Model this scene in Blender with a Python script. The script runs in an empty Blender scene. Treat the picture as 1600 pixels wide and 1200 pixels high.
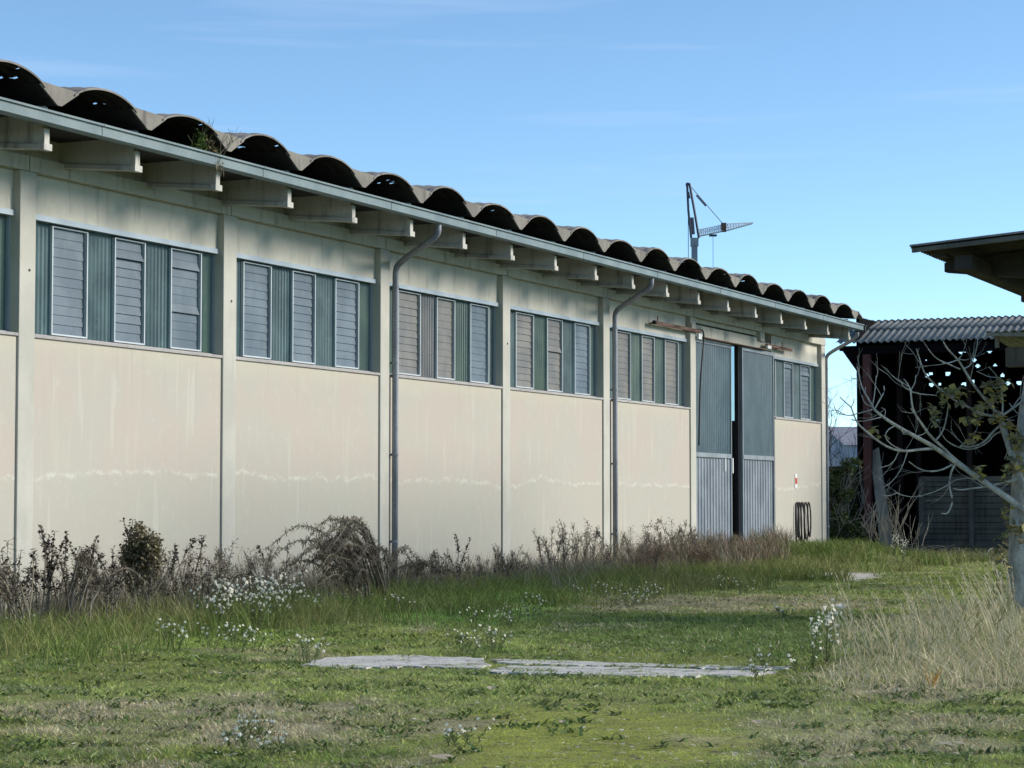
import bpy, math, random
import numpy as np
from mathutils import Vector, Matrix

# ------------------------------------------------------------------ camera model
H = 1.7; F = 3500.; VPX = 2400.; HY = 784.
PT = math.atan((HY-600)/F); cp, sp = math.cos(PT), math.sin(PT)
def ray(x, y):
    u = (x-800)/F; v = (600-y)/F
    return (u, cp-v*sp, sp+v*cp)
def ground(x, y, z=0.):
    r = ray(x, y); t = (z-H)/r[2]; return (r[0]*t, r[1]*t, z)
def atY(x, y, Y):
    r = ray(x, y); t = Y/r[1]; return (r[0]*t, Y, H+r[2]*t)
def projnp(X, Y, Z):
    Z = Z-H; d = Y*cp+Z*sp; up = -Y*sp+Z*cp
    return 800+F*X/d, 600-F*up/d
_d = ray(VPX, HY); _l = math.hypot(_d[0], _d[1]); D = (_d[0]/_l, _d[1]/_l); N = (D[1], -D[0])
P0 = ground(1290, 868)
def W(n, s, z): return (P0[0]+s*D[0]+n*N[0], P0[1]+s*D[1]+n*N[1], z)
def L(p):
    a, b = p[0]-P0[0], p[1]-P0[1]
    return (a*N[0]+b*N[1], a*D[0]+b*D[1], p[2])
def wall(x, y, n=0.):
    r = ray(x, y); c = P0[0]*N[0]+P0[1]*N[1]+n
    t = c/(r[0]*N[0]+r[1]*N[1]); X, Y = r[0]*t, r[1]*t
    return ((X-P0[0])*D[0]+(Y-P0[1])*D[1], H+r[2]*t)
def wx(x, y, n=0.): return wall(x, y, n)[0]

sc = bpy.context.scene
cam = bpy.data.cameras.new('camera'); co = bpy.data.objects.new('camera', cam)
sc.collection.objects.link(co); sc.camera = co
co.location = (0, 0, H); co.rotation_euler = (math.pi/2+PT, 0, 0)
cam.sensor_width = 36; cam.lens = F/1600*36; cam.clip_end = 6000; cam.clip_start = .1

# ------------------------------------------------------------------ light
SUN_EL = math.radians(24.5); SUN_AZ = math.radians(84)      # clockwise from +Y
world = bpy.data.worlds.new('World'); sc.world = world; world.use_nodes = True
nt = world.node_tree; nt.nodes.clear()
out = nt.nodes.new('ShaderNodeOutputWorld'); bg = nt.nodes.new('ShaderNodeBackground')
sky = nt.nodes.new('ShaderNodeTexSky'); sky.sky_type = 'NISHITA'; sky.sun_disc = False
sky.sun_elevation = SUN_EL; sky.sun_rotation = SUN_AZ
sky.air_density = 0.68; sky.dust_density = 0.0; sky.ozone_density = 1.4; sky.altitude = 1500
bg.inputs['Strength'].default_value = 0.112
# thin wisps of high cloud mixed over the sky
tc = nt.nodes.new('ShaderNodeTexCoord'); mp = nt.nodes.new('ShaderNodeMapping')
mp.inputs['Scale'].default_value = (1.6, 1.6, 26)
nz = nt.nodes.new('ShaderNodeTexNoise'); nz.inputs['Scale'].default_value = 3.0
nz.inputs['Detail'].default_value = 5; nz.inputs['Roughness'].default_value = .5
rp = nt.nodes.new('ShaderNodeValToRGB')
rp.color_ramp.elements[0].position = .55; rp.color_ramp.elements[1].position = .80
rp.color_ramp.elements[1].color = (.34, .34, .34, 1)
mx = nt.nodes.new('ShaderNodeMix'); mx.data_type = 'RGBA'; mx.blend_type = 'MIX'
mx.inputs['B'].default_value = (3.2, 3.6, 4.9, 1)
nt.links.new(tc.outputs['Generated'], mp.inputs['Vector']); nt.links.new(mp.outputs['Vector'], nz.inputs['Vector'])
nt.links.new(nz.outputs['Fac'], rp.inputs['Fac']); nt.links.new(rp.outputs['Color'], mx.inputs['Factor'])
nt.links.new(sky.outputs['Color'], mx.inputs['A']); tn = nt.nodes.new('ShaderNodeMix'); tn.data_type = 'RGBA'; tn.blend_type = 'MULTIPLY'; tn.inputs['Factor'].default_value = 1
tn.inputs['B'].default_value = (.86, .985, .965, 1)
nt.links.new(mx.outputs['Result'], tn.inputs['A']); nt.links.new(tn.outputs['Result'], bg.inputs['Color'])
nt.links.new(bg.outputs['Background'], out.inputs['Surface'])
sl = bpy.data.lights.new('sun', 'SUN'); so = bpy.data.objects.new('sun', sl); sc.collection.objects.link(so)
sl.energy = 2.5; sl.angle = math.radians(22); sl.color = (1, .93, .83)
sv = Vector((math.sin(SUN_AZ)*math.cos(SUN_EL), math.cos(SUN_AZ)*math.cos(SUN_EL), math.sin(SUN_EL)))
so.rotation_euler = sv.to_track_quat('Z', 'Y').to_euler()
sc.view_settings.view_transform = 'Standard'; sc.view_settings.look = 'None'
sc.view_settings.exposure = 1.03; sc.view_settings.gamma = 1.0
sc.render.engine = 'CYCLES'

# ------------------------------------------------------------------ helpers
def lin(c):
    return tuple(((v/255)/12.92 if v/255 <= .04045 else ((v/255+.055)/1.055)**2.4) for v in c)
def tag(o, label=None, cat=None, group=None, kind=None):
    if label: o['label'] = label
    if cat: o['category'] = cat
    if group: o['group'] = group
    if kind: o['kind'] = kind
    return o
def empty(name, loc=(0, 0, 0), rz=0., label=None, cat=None, group=None):
    o = bpy.data.objects.new(name, None); sc.collection.objects.link(o)
    o.empty_display_size = .2; o.location = loc; o.rotation_euler = (0, 0, rz)
    return tag(o, label, cat, group)

class MB:
    """collects shapes and links them as ONE mesh"""
    def __init__(s): s.v = []; s.f = []; s.c = []; s.hascol = False; s.col = (1, 1, 1)
    def add(s, vs, fs):
        b = len(s.v); s.v += [tuple(v) for v in vs]; s.f += [tuple(b+i for i in f) for f in fs]
        s.c += [s.col]*len(vs)
    def box(s, x0, x1, y0, y1, z0, z1):
        s.add([(x0,y0,z0),(x1,y0,z0),(x1,y1,z0),(x0,y1,z0),(x0,y0,z1),(x1,y0,z1),(x1,y1,z1),(x0,y1,z1)],
              [(0,3,2,1),(4,5,6,7),(0,1,5,4),(1,2,6,5),(2,3,7,6),(3,0,4,7)])
    def hexa(s, a, b):          # two quads (4 pts each) joined
        s.add(list(a)+list(b), [(0,3,2,1),(4,5,6,7),(0,1,5,4),(1,2,6,5),(2,3,7,6),(3,0,4,7)])
    def prism(s, prof, axis, a, b):
        """profile of 2D points extruded along axis (0,1,2) from a to b"""
        n = len(prof)
        def P(p, t):
            q = list(p); q.insert(axis, t); return q
        s.add([P(p, a) for p in prof]+[P(p, b) for p in prof],
              [tuple(range(n))[::-1], tuple(range(n, 2*n))]+[(i, (i+1) % n, n+(i+1) % n, n+i) for i in range(n)])
    def tube(s, pts, r0, r1=None, k=6, col=None, cap=True):
        if col is not None: s.col = col; s.hascol = True
        r1 = r0 if r1 is None else r1
        pts = [Vector(p) for p in pts]; n = len(pts); vs = []; fs = []
        up = Vector((.13, .21, 1)).normalized()
        for i, p in enumerate(pts):
            t = (pts[min(i+1, n-1)]-pts[max(i-1, 0)])
            t = t.normalized() if t.length > 1e-9 else Vector((0, 0, 1))
            a = t.cross(up)
            if a.length < .05: a = t.cross(Vector((1, .2, 0)))
            a.normalize(); b = t.cross(a); r = r0+(r1-r0)*i/max(1, n-1)
            for j in range(k):
                w = 2*math.pi*j/k; vs.append(p+a*(r*math.cos(w))+b*(r*math.sin(w)))
        for i in range(n-1):
            for j in range(k):
                fs.append((i*k+j, i*k+(j+1) % k, (i+1)*k+(j+1) % k, (i+1)*k+j))
        if cap: fs += [tuple(range(k))[::-1], tuple(range((n-1)*k, n*k))]
        s.add(vs, fs)
    def leaf(s, p, d, w, l, col=None, fold=0.25):
        """a small folded leaf of length l along d"""
        if col is not None: s.col = col; s.hascol = True
        p = Vector(p); d = Vector(d).normalized(); a = d.cross(Vector((.3, .1, 1)))
        if a.length < .05: a = Vector((1, 0, 0))
        a.normalize(); b = d.cross(a)
        s.add([p, p+d*l*.45+a*w-b*w*fold, p+d*l, p+d*l*.45-a*w-b*w*fold, p+d*l*.5], [(0, 1, 4), (1, 2, 4), (0, 4, 3), (4, 2, 3)])
    def build(s, name, mat, parent=None, smooth=False, bevel=0):
        me = bpy.data.meshes.new(name); me.from_pydata(s.v, [], s.f); me.update()
        if s.hascol:
            ca = me.color_attributes.new('tint', 'FLOAT_COLOR', 'POINT')
            ca.data.foreach_set('color', np.array([(c[0], c[1], c[2], 1) for c in s.c], dtype=np.float32).ravel())
        me.materials.append(mat)
        if smooth: me.polygons.foreach_set('use_smooth', [True]*len(me.polygons))
        o = bpy.data.objects.new(name, me); sc.collection.objects.link(o)
        if parent: o.parent = parent
        if bevel:
            m = o.modifiers.new('bevel', 'BEVEL'); m.width = bevel; m.segments = 2; m.limit_method = 'ANGLE'
        return o

def np_mesh(name, V, quads, tris, mat, col=None):
    me = bpy.data.meshes.new(name)
    nq, ntr = len(quads), len(tris)
    me.vertices.add(len(V)); me.vertices.foreach_set('co', V.astype(np.float32).ravel())
    me.loops.add(nq*4+ntr*3)
    me.loops.foreach_set('vertex_index', np.concatenate([quads.ravel(), tris.ravel()]).astype(np.int32))
    me.polygons.add(nq+ntr)
    st = np.concatenate([np.arange(nq)*4, nq*4+np.arange(ntr)*3]).astype(np.int32)
    me.polygons.foreach_set('loop_start', st); me.update(calc_edges=True)
    if col is not None:
        ca = me.color_attributes.new('tint', 'FLOAT_COLOR', 'POINT')
        ca.data.foreach_set('color', np.c_[col, np.ones(len(col))].astype(np.float32).ravel())
    me.materials.append(mat); me.validate()
    o = bpy.data.objects.new(name, me); sc.collection.objects.link(o); return o

RG = np.random.default_rng(7); random.seed(5)
_NT = RG.random((4, 256, 256))
def vnoise(x, y, scale, k=0, octv=3):
    """value noise 0..1"""
    r = 0; amp = 1; tot = 0; x = np.asarray(x, float)*scale+17.3; y = np.asarray(y, float)*scale+5.1
    T = _NT[k]
    for o in range(octv):
        xi = np.floor(x).astype(int); yi = np.floor(y).astype(int); fx = x-xi; fy = y-yi
        fx = fx*fx*(3-2*fx); fy = fy*fy*(3-2*fy)
        a = T[xi % 256, yi % 256]; b = T[(xi+1) % 256, yi % 256]; c = T[xi % 256, (yi+1) % 256]; d = T[(xi+1) % 256, (yi+1) % 256]
        r = r+amp*((a*(1-fx)+b*fx)*(1-fy)+(c*(1-fx)+d*fx)*fy); tot += amp; amp *= .5; x = x*2.03; y = y*2.03
    return r/tot
def sst(a, b, x): t = np.clip((x-a)/(b-a), 0, 1); return t*t*(3-2*t)

# ------------------------------------------------------------------ materials
class NT:
    def __init__(s, name, rough=.8, spec=.3):
        s.m = bpy.data.materials.new(name); s.m.use_nodes = True; s.t = s.m.node_tree
        s.b = s.t.nodes['Principled BSDF']; s.b.inputs['Roughness'].default_value = rough
        s.b.inputs['Specular IOR Level'].default_value = spec
        s.tc = s.t.nodes.new('ShaderNodeTexCoord')
    def lk(s, a, b): s.t.links.new(a, b)
    def noise(s, scale=(1, 1, 1), sc_=1., detail=4, rough=.55, dist=0., coord='Object'):
        mp = s.t.nodes.new('ShaderNodeMapping'); mp.inputs['Scale'].default_value = scale
        n = s.t.nodes.new('ShaderNodeTexNoise'); n.inputs['Scale'].default_value = sc_
        n.inputs['Detail'].default_value = detail; n.inputs['Roughness'].default_value = rough; n.inputs['Distortion'].default_value = dist
        s.lk(s.tc.outputs[coord], mp.inputs['Vector']); s.lk(mp.outputs['Vector'], n.inputs['Vector']); return n.outputs['Fac']
    def ramp(s, fac, a, b):
        r = s.t.nodes.new('ShaderNodeMapRange'); r.interpolation_type = 'SMOOTHSTEP'
        r.inputs['From Min'].default_value = a; r.inputs['From Max'].default_value = b
        s.lk(fac, r.inputs['Value']); return r.outputs['Result']
    def mix(s, fac, a, b):
        m = s.t.nodes.new('ShaderNodeMix'); m.data_type = 'RGBA'
        for k, v in (('Factor', fac), ('A', a), ('B', b)):
            if isinstance(v, tuple): m.inputs[k].default_value = (*v, 1)
            elif isinstance(v, (int, float)): m.inputs[k].default_value = v
            else: s.lk(v, m.inputs[k])
        return m.outputs['Result']
    def math(s, op, a, b=None):
        m = s.t.nodes.new('ShaderNodeMath'); m.operation = op
        for i, v in enumerate((a, b)):
            if v is None: continue
            if isinstance(v, (int, float)): m.inputs[i].default_value = v
            else: s.lk(v, m.inputs[i])
        return m.outputs[0]
    def sep(s):
        n = s.t.nodes.new('ShaderNodeSeparateXYZ'); s.lk(s.tc.outputs['Object'], n.inputs[0]); return n.outputs
    def base(s, c):
        if isinstance(c, tuple): s.b.inputs['Base Color'].default_value = (*c, 1)
        else: s.lk(c, s.b.inputs['Base Color'])
    def bump(s, h, strength=.3, dist=.02):
        b = s.t.nodes.new('ShaderNodeBump'); b.inputs['Strength'].default_value = strength; b.inputs['Distance'].default_value = dist
        s.lk(h, b.inputs['Height']); s.lk(b.outputs['Normal'], s.b.inputs['Normal'])

def concrete(name, a, b, dirt, rough=.9, streak=.5, bs=.3):
    t = NT(name, rough, .2); n1 = t.noise((1, 1, 1), 1.1, 5); n2 = t.noise((3, 3, .5), 2.0, 4)
    n3 = t.noise((1, 1, 1), 22, 4, .7)
    c = t.mix(t.ramp(n1, .3, .7), a, b)
    c = t.mix(t.math('MULTIPLY', t.ramp(n2, .5, .78), streak), c, dirt)
    c = t.mix(t.math('MULTIPLY', t.ramp(n3, .45, .8), .22), c, dirt)
    t.base(c); t.bump(n3, bs, .01); return t.m
def metal(name, a, b, rough=.5, met=0., dirt=None, spec=.4):
    t = NT(name, rough, spec); n1 = t.noise((1, 1, .6), 1.6, 5); n2 = t.noise((1, 1, 1), 30, 3)
    c = t.mix(t.ramp(n1, .3, .7), a, b)
    if dirt: c = t.mix(t.math('MULTIPLY', t.ramp(n2, .5, .75), .5), c, dirt)
    t.base(c); t.b.inputs['Metallic'].default_value = met; return t.m

A_WALL = .50
M = {}
M['column'] = concrete('column_concrete', (.42, .41, .355), (.49, .475, .415), (.30, .285, .245), streak=.3)
M['beam'] = concrete('beam_concrete', (.46, .44, .37), (.55, .53, .45), (.19, .18, .15), streak=.7)
M['bracket'] = concrete('bracket_concrete', (.38, .37, .335), (.52, .505, .45), (.14, .137, .125), streak=.9)
M['vbeam'] = concrete('roof_beam_concrete', (.17, .158, .138), (.245, .228, .195), (.08, .074, .066), streak=.8)
M['under_shade'] = concrete('shade_dark_concrete', (.034, .031, .031), (.07, .064, .058), (.016, .015, .016), streak=.6)  # shade below the roofs put into the colour of undersides and beams
M['sheet'] = concrete('fibre_cement', (.15, .135, .12), (.28, .26, .235), (.05, .048, .042), streak=.9)
M['upper'] = concrete('upper_panel_concrete', (.47, .45, .38), (.56, .54, .46), (.25, .24, .20), streak=.55)
# rendered lower wall: pinkish / greenish patches, salt bloom line and drips
t = NT('rendered_wall', .92, .15)
n1 = t.noise((1, .8, .8), .8, 5, .6); n2 = t.noise((1, 3.2, .45), 1.3, 4, .6); n3 = t.noise((1, 1, 1), 45, 4, .7)
c = t.mix(t.ramp(n1, .36, .64), (.455, .402, .345), (.43, .412, .352))
c = t.mix(t.math('MULTIPLY', t.ramp(n2, .52, .75), .35), c, (.50, .48, .38))
o3 = t.sep()
wz = t.math('ADD', t.math('MULTIPLY', t.noise((0, 1, 0), .30, 3), .85), t.math('MULTIPLY', t.noise((0, 1, .6), 3.4, 8, .8), .46))
dz = t.math('SUBTRACT', o3[2], t.math('ADD', wz, 1.48))
ln = t.math('SUBTRACT', 1., t.ramp(t.math('ABSOLUTE', dz), .0, .06))
ln = t.math('MULTIPLY', ln, t.ramp(t.noise((0, 1, 2), 3.2, 6, .75), .40, .62))
c = t.mix(t.math('MULTIPLY', t.ramp(dz, .06, -.06), .6), c, (.42, .405, .34))
dr = t.math('MULTIPLY', t.ramp(t.noise((0, 1, .07), 6.5, 2, .4), .62, .67), t.ramp(t.noise((0, .6, .35), 1.6, 2), .42, .56))
c = t.mix(t.math('MULTIPLY', dr, .27), c, (.56, .55, .47))
c = t.mix(t.math('MULTIPLY', ln, .8), c, (.58, .575, .50))
# wear under the sill
c = t.mix(t.math('MULTIPLY', t.ramp(t.math('ADD', o3[2], t.math('MULTIPLY', n1, .6)), 4.05, 4.5), .45), c, (.50, .465, .35))
st_ = t.math('MULTIPLY', t.ramp(t.noise((0, 9, .25), 1.4, 4, .7), .55, .78), t.ramp(o3[2], 2.2, 4.3))
c = t.mix(t.math('MULTIPLY', st_, .38), c, (.27, .25, .20))
c = t.mix(t.math('MULTIPLY', t.ramp(t.noise((1, 1.6, 1.6), 3.2, 6, .75), .54, .66), .28), c, (.52, .50, .42))
c = t.mix(t.math('MULTIPLY', t.ramp(n3, .5, .8), .22), c, (.30, .28, .23))
c = t.mix(t.math('MULTIPLY', t.ramp(t.math('ADD', o3[2], t.math('MULTIPLY', n2, 1.0)), 1.1, .5), .45), c, (.30, .29, .21))
t.base(c); t.bump(t.math('ADD', t.math('MULTIPLY', n3, .5), t.math('MULTIPLY', ln, .3)), .35, .012); M['wall'] = t.m

M['gutter'] = metal('gutter_metal', lin((96, 112, 114)), lin((116, 130, 130)), .5, .0, lin((78, 86, 88)))
M['pipe'] = metal('downpipe_metal', lin((118, 122, 128)), lin((146, 149, 154)), .45, .0, lin((60, 62, 68)))
M['frame'] = metal('window_frame_aluminium', lin((168, 178, 182)), lin((188, 196, 197)), .5, .0)
M['headframe'] = metal('window_head_metal', lin((150, 162, 170)), lin((168, 178, 184)), .45, .1)
M['sill'] = concrete('sill_stone', (.34, .325, .31), (.42, .40, .38), (.2, .19, .18))
M['dark'] = metal('dark_interior', (.03, .03, .03), (.045, .042, .04), .9, 0, None, .1)
M['black'] = metal('black_rubber', (.012, .012, .012), (.02, .02, .02), .6)
M['rust'] = metal('rusty_steel', lin((92, 62, 48)), lin((120, 96, 84)), .8, 0, lin((60, 40, 32)))
M['doorgrey'] = metal('door_grey_sheet', lin((116, 124, 132)), lin((142, 149, 155)), .5, 0, lin((94, 98, 106)))
M['doorframe'] = metal('door_frame_metal', lin((118, 128, 134)), lin((142, 152, 156)), .5, 0)
M['red'] = metal('red_steel', lin((74, 40, 40)), lin((92, 52, 50)), .7, 0, lin((60, 40, 38)))
M['white'] = metal('white_enamel', (.75, .75, .72), (.8, .8, .78), .4)
M['redpaint'] = metal('red_enamel', (.5, .06, .04), (.55, .08, .05), .4)

def glassy(name, a, b, c3, rough=.28):
    t = NT(name, rough, .5); n = t.noise((1, 1.3, 1.0), 1.2, 3); n2 = t.noise((1, 2, 3), 4, 4)
    c = t.mix(t.ramp(n, .35, .65), a, b); c = t.mix(t.math('MULTIPLY', t.ramp(n2, .55, .75), .35), c, c3); t.base(c)
    t.bump(n, .04, .05); return t.m
M['louv_blue'] = glassy('louvre_glass', lin((64, 82, 94)), lin((84, 100, 110)), lin((108, 118, 120)), .5)
M['louv_brown'] = glassy('dusty_louvre_glass', lin((86, 88, 86)), lin((106, 104, 98)), lin((128, 120, 107)), .55)
M['rib_teal'] = glassy('teal_ribbed_panel', lin((54, 80, 84)), lin((78, 104, 106)), lin((98, 122, 118)), .5)
M['rib_green'] = glassy('green_ribbed_panel', lin((48, 74, 68)), lin((70, 94, 80)), lin((90, 112, 96)), .4)
M['rib_grey'] = glassy('grey_ribbed_panel', lin((78, 86, 90)), lin((104, 104, 102)), lin((128, 122, 118)), .45)
M['shade_post'] = metal('dark_steel_post', (.02, .02, .022), (.03, .03, .032), .7)
t = NT('tinted_pane', .1, .5); t.base(lin((120, 165, 180)))
tr = t.t.nodes.new('ShaderNodeBsdfTransparent'); tr.inputs['Color'].default_value = (.80, .88, .90, 1); ms_ = t.t.nodes.new('ShaderNodeMixShader'); ms_.inputs[0].default_value = .85
t.lk(t.b.outputs[0], ms_.inputs[1]); t.lk(tr.outputs[0], ms_.inputs[2]); t.lk(ms_.outputs[0], t.t.nodes['Material Output'].inputs['Surface']); M['tint_pane'] = t.m
M['rib_door'] = glassy('door_ribbed_panel', lin((44, 72, 82)), lin((62, 88, 96)), lin((80, 104, 106)), .4)

def tintmat(name, rough=.7, trans=.25, spec=.2, vary=True):
    t = NT(name, rough, spec)
    a = t.t.nodes.new('ShaderNodeAttribute'); a.attribute_name = 'tint'
    t.base(a.outputs['Color'])
    if trans > 0:
        tr = t.t.nodes.new('ShaderNodeBsdfTranslucent'); t.lk(a.outputs['Color'], tr.inputs['Color'])
        ms = t.t.nodes.new('ShaderNodeMixShader'); ms.inputs[0].default_value = trans
        o = t.t.nodes['Material Output']
        t.lk(t.b.outputs[0], ms.inputs[1]); t.lk(tr.outputs[0], ms.inputs[2]); t.lk(ms.outputs[0], o.inputs['Surface'])
    return t.m
M['leaf'] = tintmat('plant_tissue'); M['twig'] = tintmat('dry_stem', .85, 0)

# ------------------------------------------------------------------ ground
def slab_d(px, py):
    """signed px-like measure of the pale slab band (photo coordinates)"""
    return px, py
def region(X, Y):
    """albedo of the vegetation / soil at a ground point, plus grass height and density"""
    px, py = projnp(X, Y, 0.)
    n1 = vnoise(X, Y, .35, 0); n2 = vnoise(X, Y, 1.3, 1); n3 = vnoise(X, Y, .9, 2); n4 = vnoise(X, Y, 4., 3, 2)
    green = np.array([.100, .118, .030]); dgreen = np.array([.048, .085, .022]); moss = np.array([.150, .165, .030])
    dry = np.array([.19, .165, .105]); straw = np.array([.30, .25, .14]); soil = np.array([.115, .095, .065])
    def mixc(c, d, f): return c*(1-f)[:, None]+d*f[:, None]
    c = np.tile(green, (len(X), 1)); h = np.full(len(X), .07); dryf = np.zeros(len(X))
    c = mixc(c, np.array([.13, .15, .045]), sst(.4, .65, n1)*.8)
    c = mixc(c, dgreen, sst(.55, .75, n2)*.6)
    # moss carpet low centre
    m = sst(.35, .55, 1-np.hypot((px-930)/480, (py-1150)/100)+(n2-.5)*.5)
    c = mixc(c, moss, m*.95); h = h*(1-m*.72)
    # bright green sward at left under the weeds
    m = sst(.1, .5, 1-np.hypot((px-200)/420, (py-985)/60)+(n3-.5)*.5); c = mixc(c, np.array([.115, .160, .035]), m*.7)
    m2 = sst(.1, .5, 1-np.hypot((px-700)/260, (py-940)/50)+(n3-.5)*.5); c = mixc(c, np.array([.10, .175, .035]), m2*.8); h = h+m2*.1
    # dry patches
    m = sst(.0, .35, 1-np.hypot((px-330)/420, (py-1125)/50)+(n2-.5)*1.3)*.8
    m = np.maximum(m, sst(.0, .3, 1-np.hypot((px-1130)/330, (py-945)/17)+(n2-.5)*.9)*.85)
    m = np.maximum(m, sst(.0, .4, 1-np.hypot((px-1330)/300, (py-1150)/55)+(n2-.5)*1.4)*.6)
    m = np.maximum(m, sst(.0, .5, 1-np.hypot((px-1450)/230, (py-1065)/50)+(n3-.5)*.6)*.95)
    m = np.maximum(m, sst(.62, .75, n3)*.55); m = m*(.35+.65*sst(.36, .6, vnoise(X, Y, 2.1, 0)))
    c = mixc(c, dry, m); dryf = m
    # taller, darker green strip behind slab: cast tree shadow put into its colour
    m = sst(.1, .5, 1-np.hypot((px-1220)/480, (py-990)/45)+(n3-.5)*.4); c = mixc(c, np.array([.062, .090, .026]), m*.85); h = h+.03*m
    # dark thatch under weeds by the wall
    ln_ = (X-P0[0])*N[0]+(Y-P0[1])*N[1]
    ss_ = (X-P0[0])*D[0]+(Y-P0[1])*D[1]
    m = sst(5.0, 2.2, ln_+(n2-.5)*1.6)*(ln_ > -.5)*sst(-4, -8, ss_); c = mixc(c, np.array([.085, .08, .045]), m*.6); h = h+m*.22
    # far yard
    m = sst(52, 62, Y); c = mixc(c, np.array([.115, .118, .052]), m*.7); h = h+m*.05
    m = sst(.75, 1.05, 1.9-np.hypot((px-1315)/60, (py-900)/5.5)+(n4-.5)*.8); c = mixc(c, np.array([.34, .32, .29]), m); h = h*(1-m*.95)
    c = c*2.75*(.66+.68*n4)[:, None]
    return c, h, dryf, px, py, ln_, ss_
def gz(X, Y):
    X = np.asarray(X, float); Y = np.asarray(Y, float)
    z = (vnoise(X, Y, .5, 2)-.5)*.10+(vnoise(X, Y, 2.2, 1, 2)-.5)*.035
    q = ground(1290, 885); z = z+.38*np.exp(-(((X-q[0])/2.6)**2+((Y-q[1]-1)/3.4)**2))
    q = ground(850, 1040); px, py = projnp(X, Y, 0.)
    z = z*(1-sst(1.5, .4, np.hypot((px-850)/430, (py-1041)/34))*.9)
    return z
xs = np.unique(np.concatenate([np.linspace(-24, 24, 241), np.geomspace(24, 2500, 22), -np.geomspace(24, 2500, 22)]))
ys = np.unique(np.concatenate([np.linspace(6, 90, 421), np.geomspace(90, 3500, 24), -np.geomspace(1, 1500, 14)+6]))
GX, GY = np.meshgrid(xs, ys, indexing='ij'); gx, gy = GX.ravel(), GY.ravel()
ok = (gy > 8) & (gy < 95) & (abs(gx) < 25)
col = np.tile(np.array([.10, .12, .045]), (len(gx), 1)); zz = np.zeros(len(gx))
cc, hh, dd, px, py, l_, s_ = region(gx[ok], gy[ok]); col[ok] = cc; zz[ok] = gz(gx[ok], gy[ok])
soil = np.array([.10, .085, .055]); col[ok] = col[ok]*.72+soil*.28
nx, ny = len(xs), len(ys); I = np.arange(nx*ny).reshape(nx, ny)
q = np.stack([I[:-1, :-1], I[1:, :-1], I[1:, 1:], I[:-1, 1:]], -1).reshape(-1, 4)
t = NT('ground_turf', .95, .1); a = t.t.nodes.new('ShaderNodeAttribute'); a.attribute_name = 'tint'
nA = t.noise((1, 1, 1), 9, 5, .7); nB = t.noise((1, 1, 1), 38, 4, .7)
c = t.mix(t.math('MULTIPLY', t.ramp(nA, .42, .68), .5), a.outputs['Color'], (.16, .14, .085))
c = t.mix(t.math('MULTIPLY', t.ramp(nB, .5, .7), .4), c, (.05, .06, .025))
t.base(c); t.bump(t.math('ADD', nA, nB), .8, .04); M['turf'] = t.m
g = np_mesh('ground', np.c_[gx, gy, zz], q, np.zeros((0, 3), int), M['turf'], col)
g.data.polygons.foreach_set('use_smooth', [True]*len(g.data.polygons)); tag(g, kind='structure')

# pale concrete slabs showing through the grass
t = NT('worn_concrete_slab', .95, .15)
nA = t.noise((1, 1, 1), 2.2, 5, .65); nB = t.noise((1, 1, 1), 40, 4, .75); nC = t.noise((1, 1.5, 1), 2.1, 5, .75)
c = t.mix(t.ramp(nA, .3, .7), (.50, .48, .435), (.68, .66, .60))
c = t.mix(t.math('MULTIPLY', t.ramp(nB, .52, .62), .7), c, (.16, .155, .14)); c = t.mix(t.math('MULTIPLY', t.ramp(nC, .54, .64), .85), c, (.10, .10, .07))
t.base(c); t.bump(nB, .5, .01); M['slab'] = t.m
def slab(name, outline, z=.016, rag=2.0):
    pts = []
    n = len(outline)
    for i in range(n):
        a, b = outline[i], outline[(i+1) % n]; m = max(2, int(math.hypot(a[0]-b[0], (a[1]-b[1])*4)/9))
        for k in range(m):
            f = k/m; pts.append((a[0]+(b[0]-a[0])*f+random.uniform(-5, 5), a[1]+(b[1]-a[1])*f+random.uniform(-rag, rag)*.45))
    P = [ground(*p) for p in pts]; mb = MB(); k = len(P)
    mb.add([(p[0], p[1], z) for p in P]+[(p[0], p[1], -.12) for p in P], [tuple(range(k))]+[(i, (i+1) % k, k+(i+1) % k, k+i) for i in range(k)])
    return tag(mb.build(name, M['slab']), kind='structure')
slab('concrete_pavement', [(470, 1040), (505, 1030), (620, 1025), (700, 1029), (757, 1030), (763, 1040), (752, 1046), (640, 1043), (560, 1045), (500, 1044)])
slab('concrete_pavement', [(770, 1031), (900, 1034), (1000, 1038), (1090, 1041), (1180, 1043), (1262, 1044), (1190, 1047), (1080, 1045), (960, 1042), (860, 1040), (775, 1037)], z=.014)
slab('concrete_pavement', [(758, 1050), (800, 1043), (900, 1044), (1020, 1046), (1120, 1050), (1215, 1052), (1180, 1057), (1060, 1059), (960, 1058), (860, 1055), (770, 1053)], z=.018)

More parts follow.
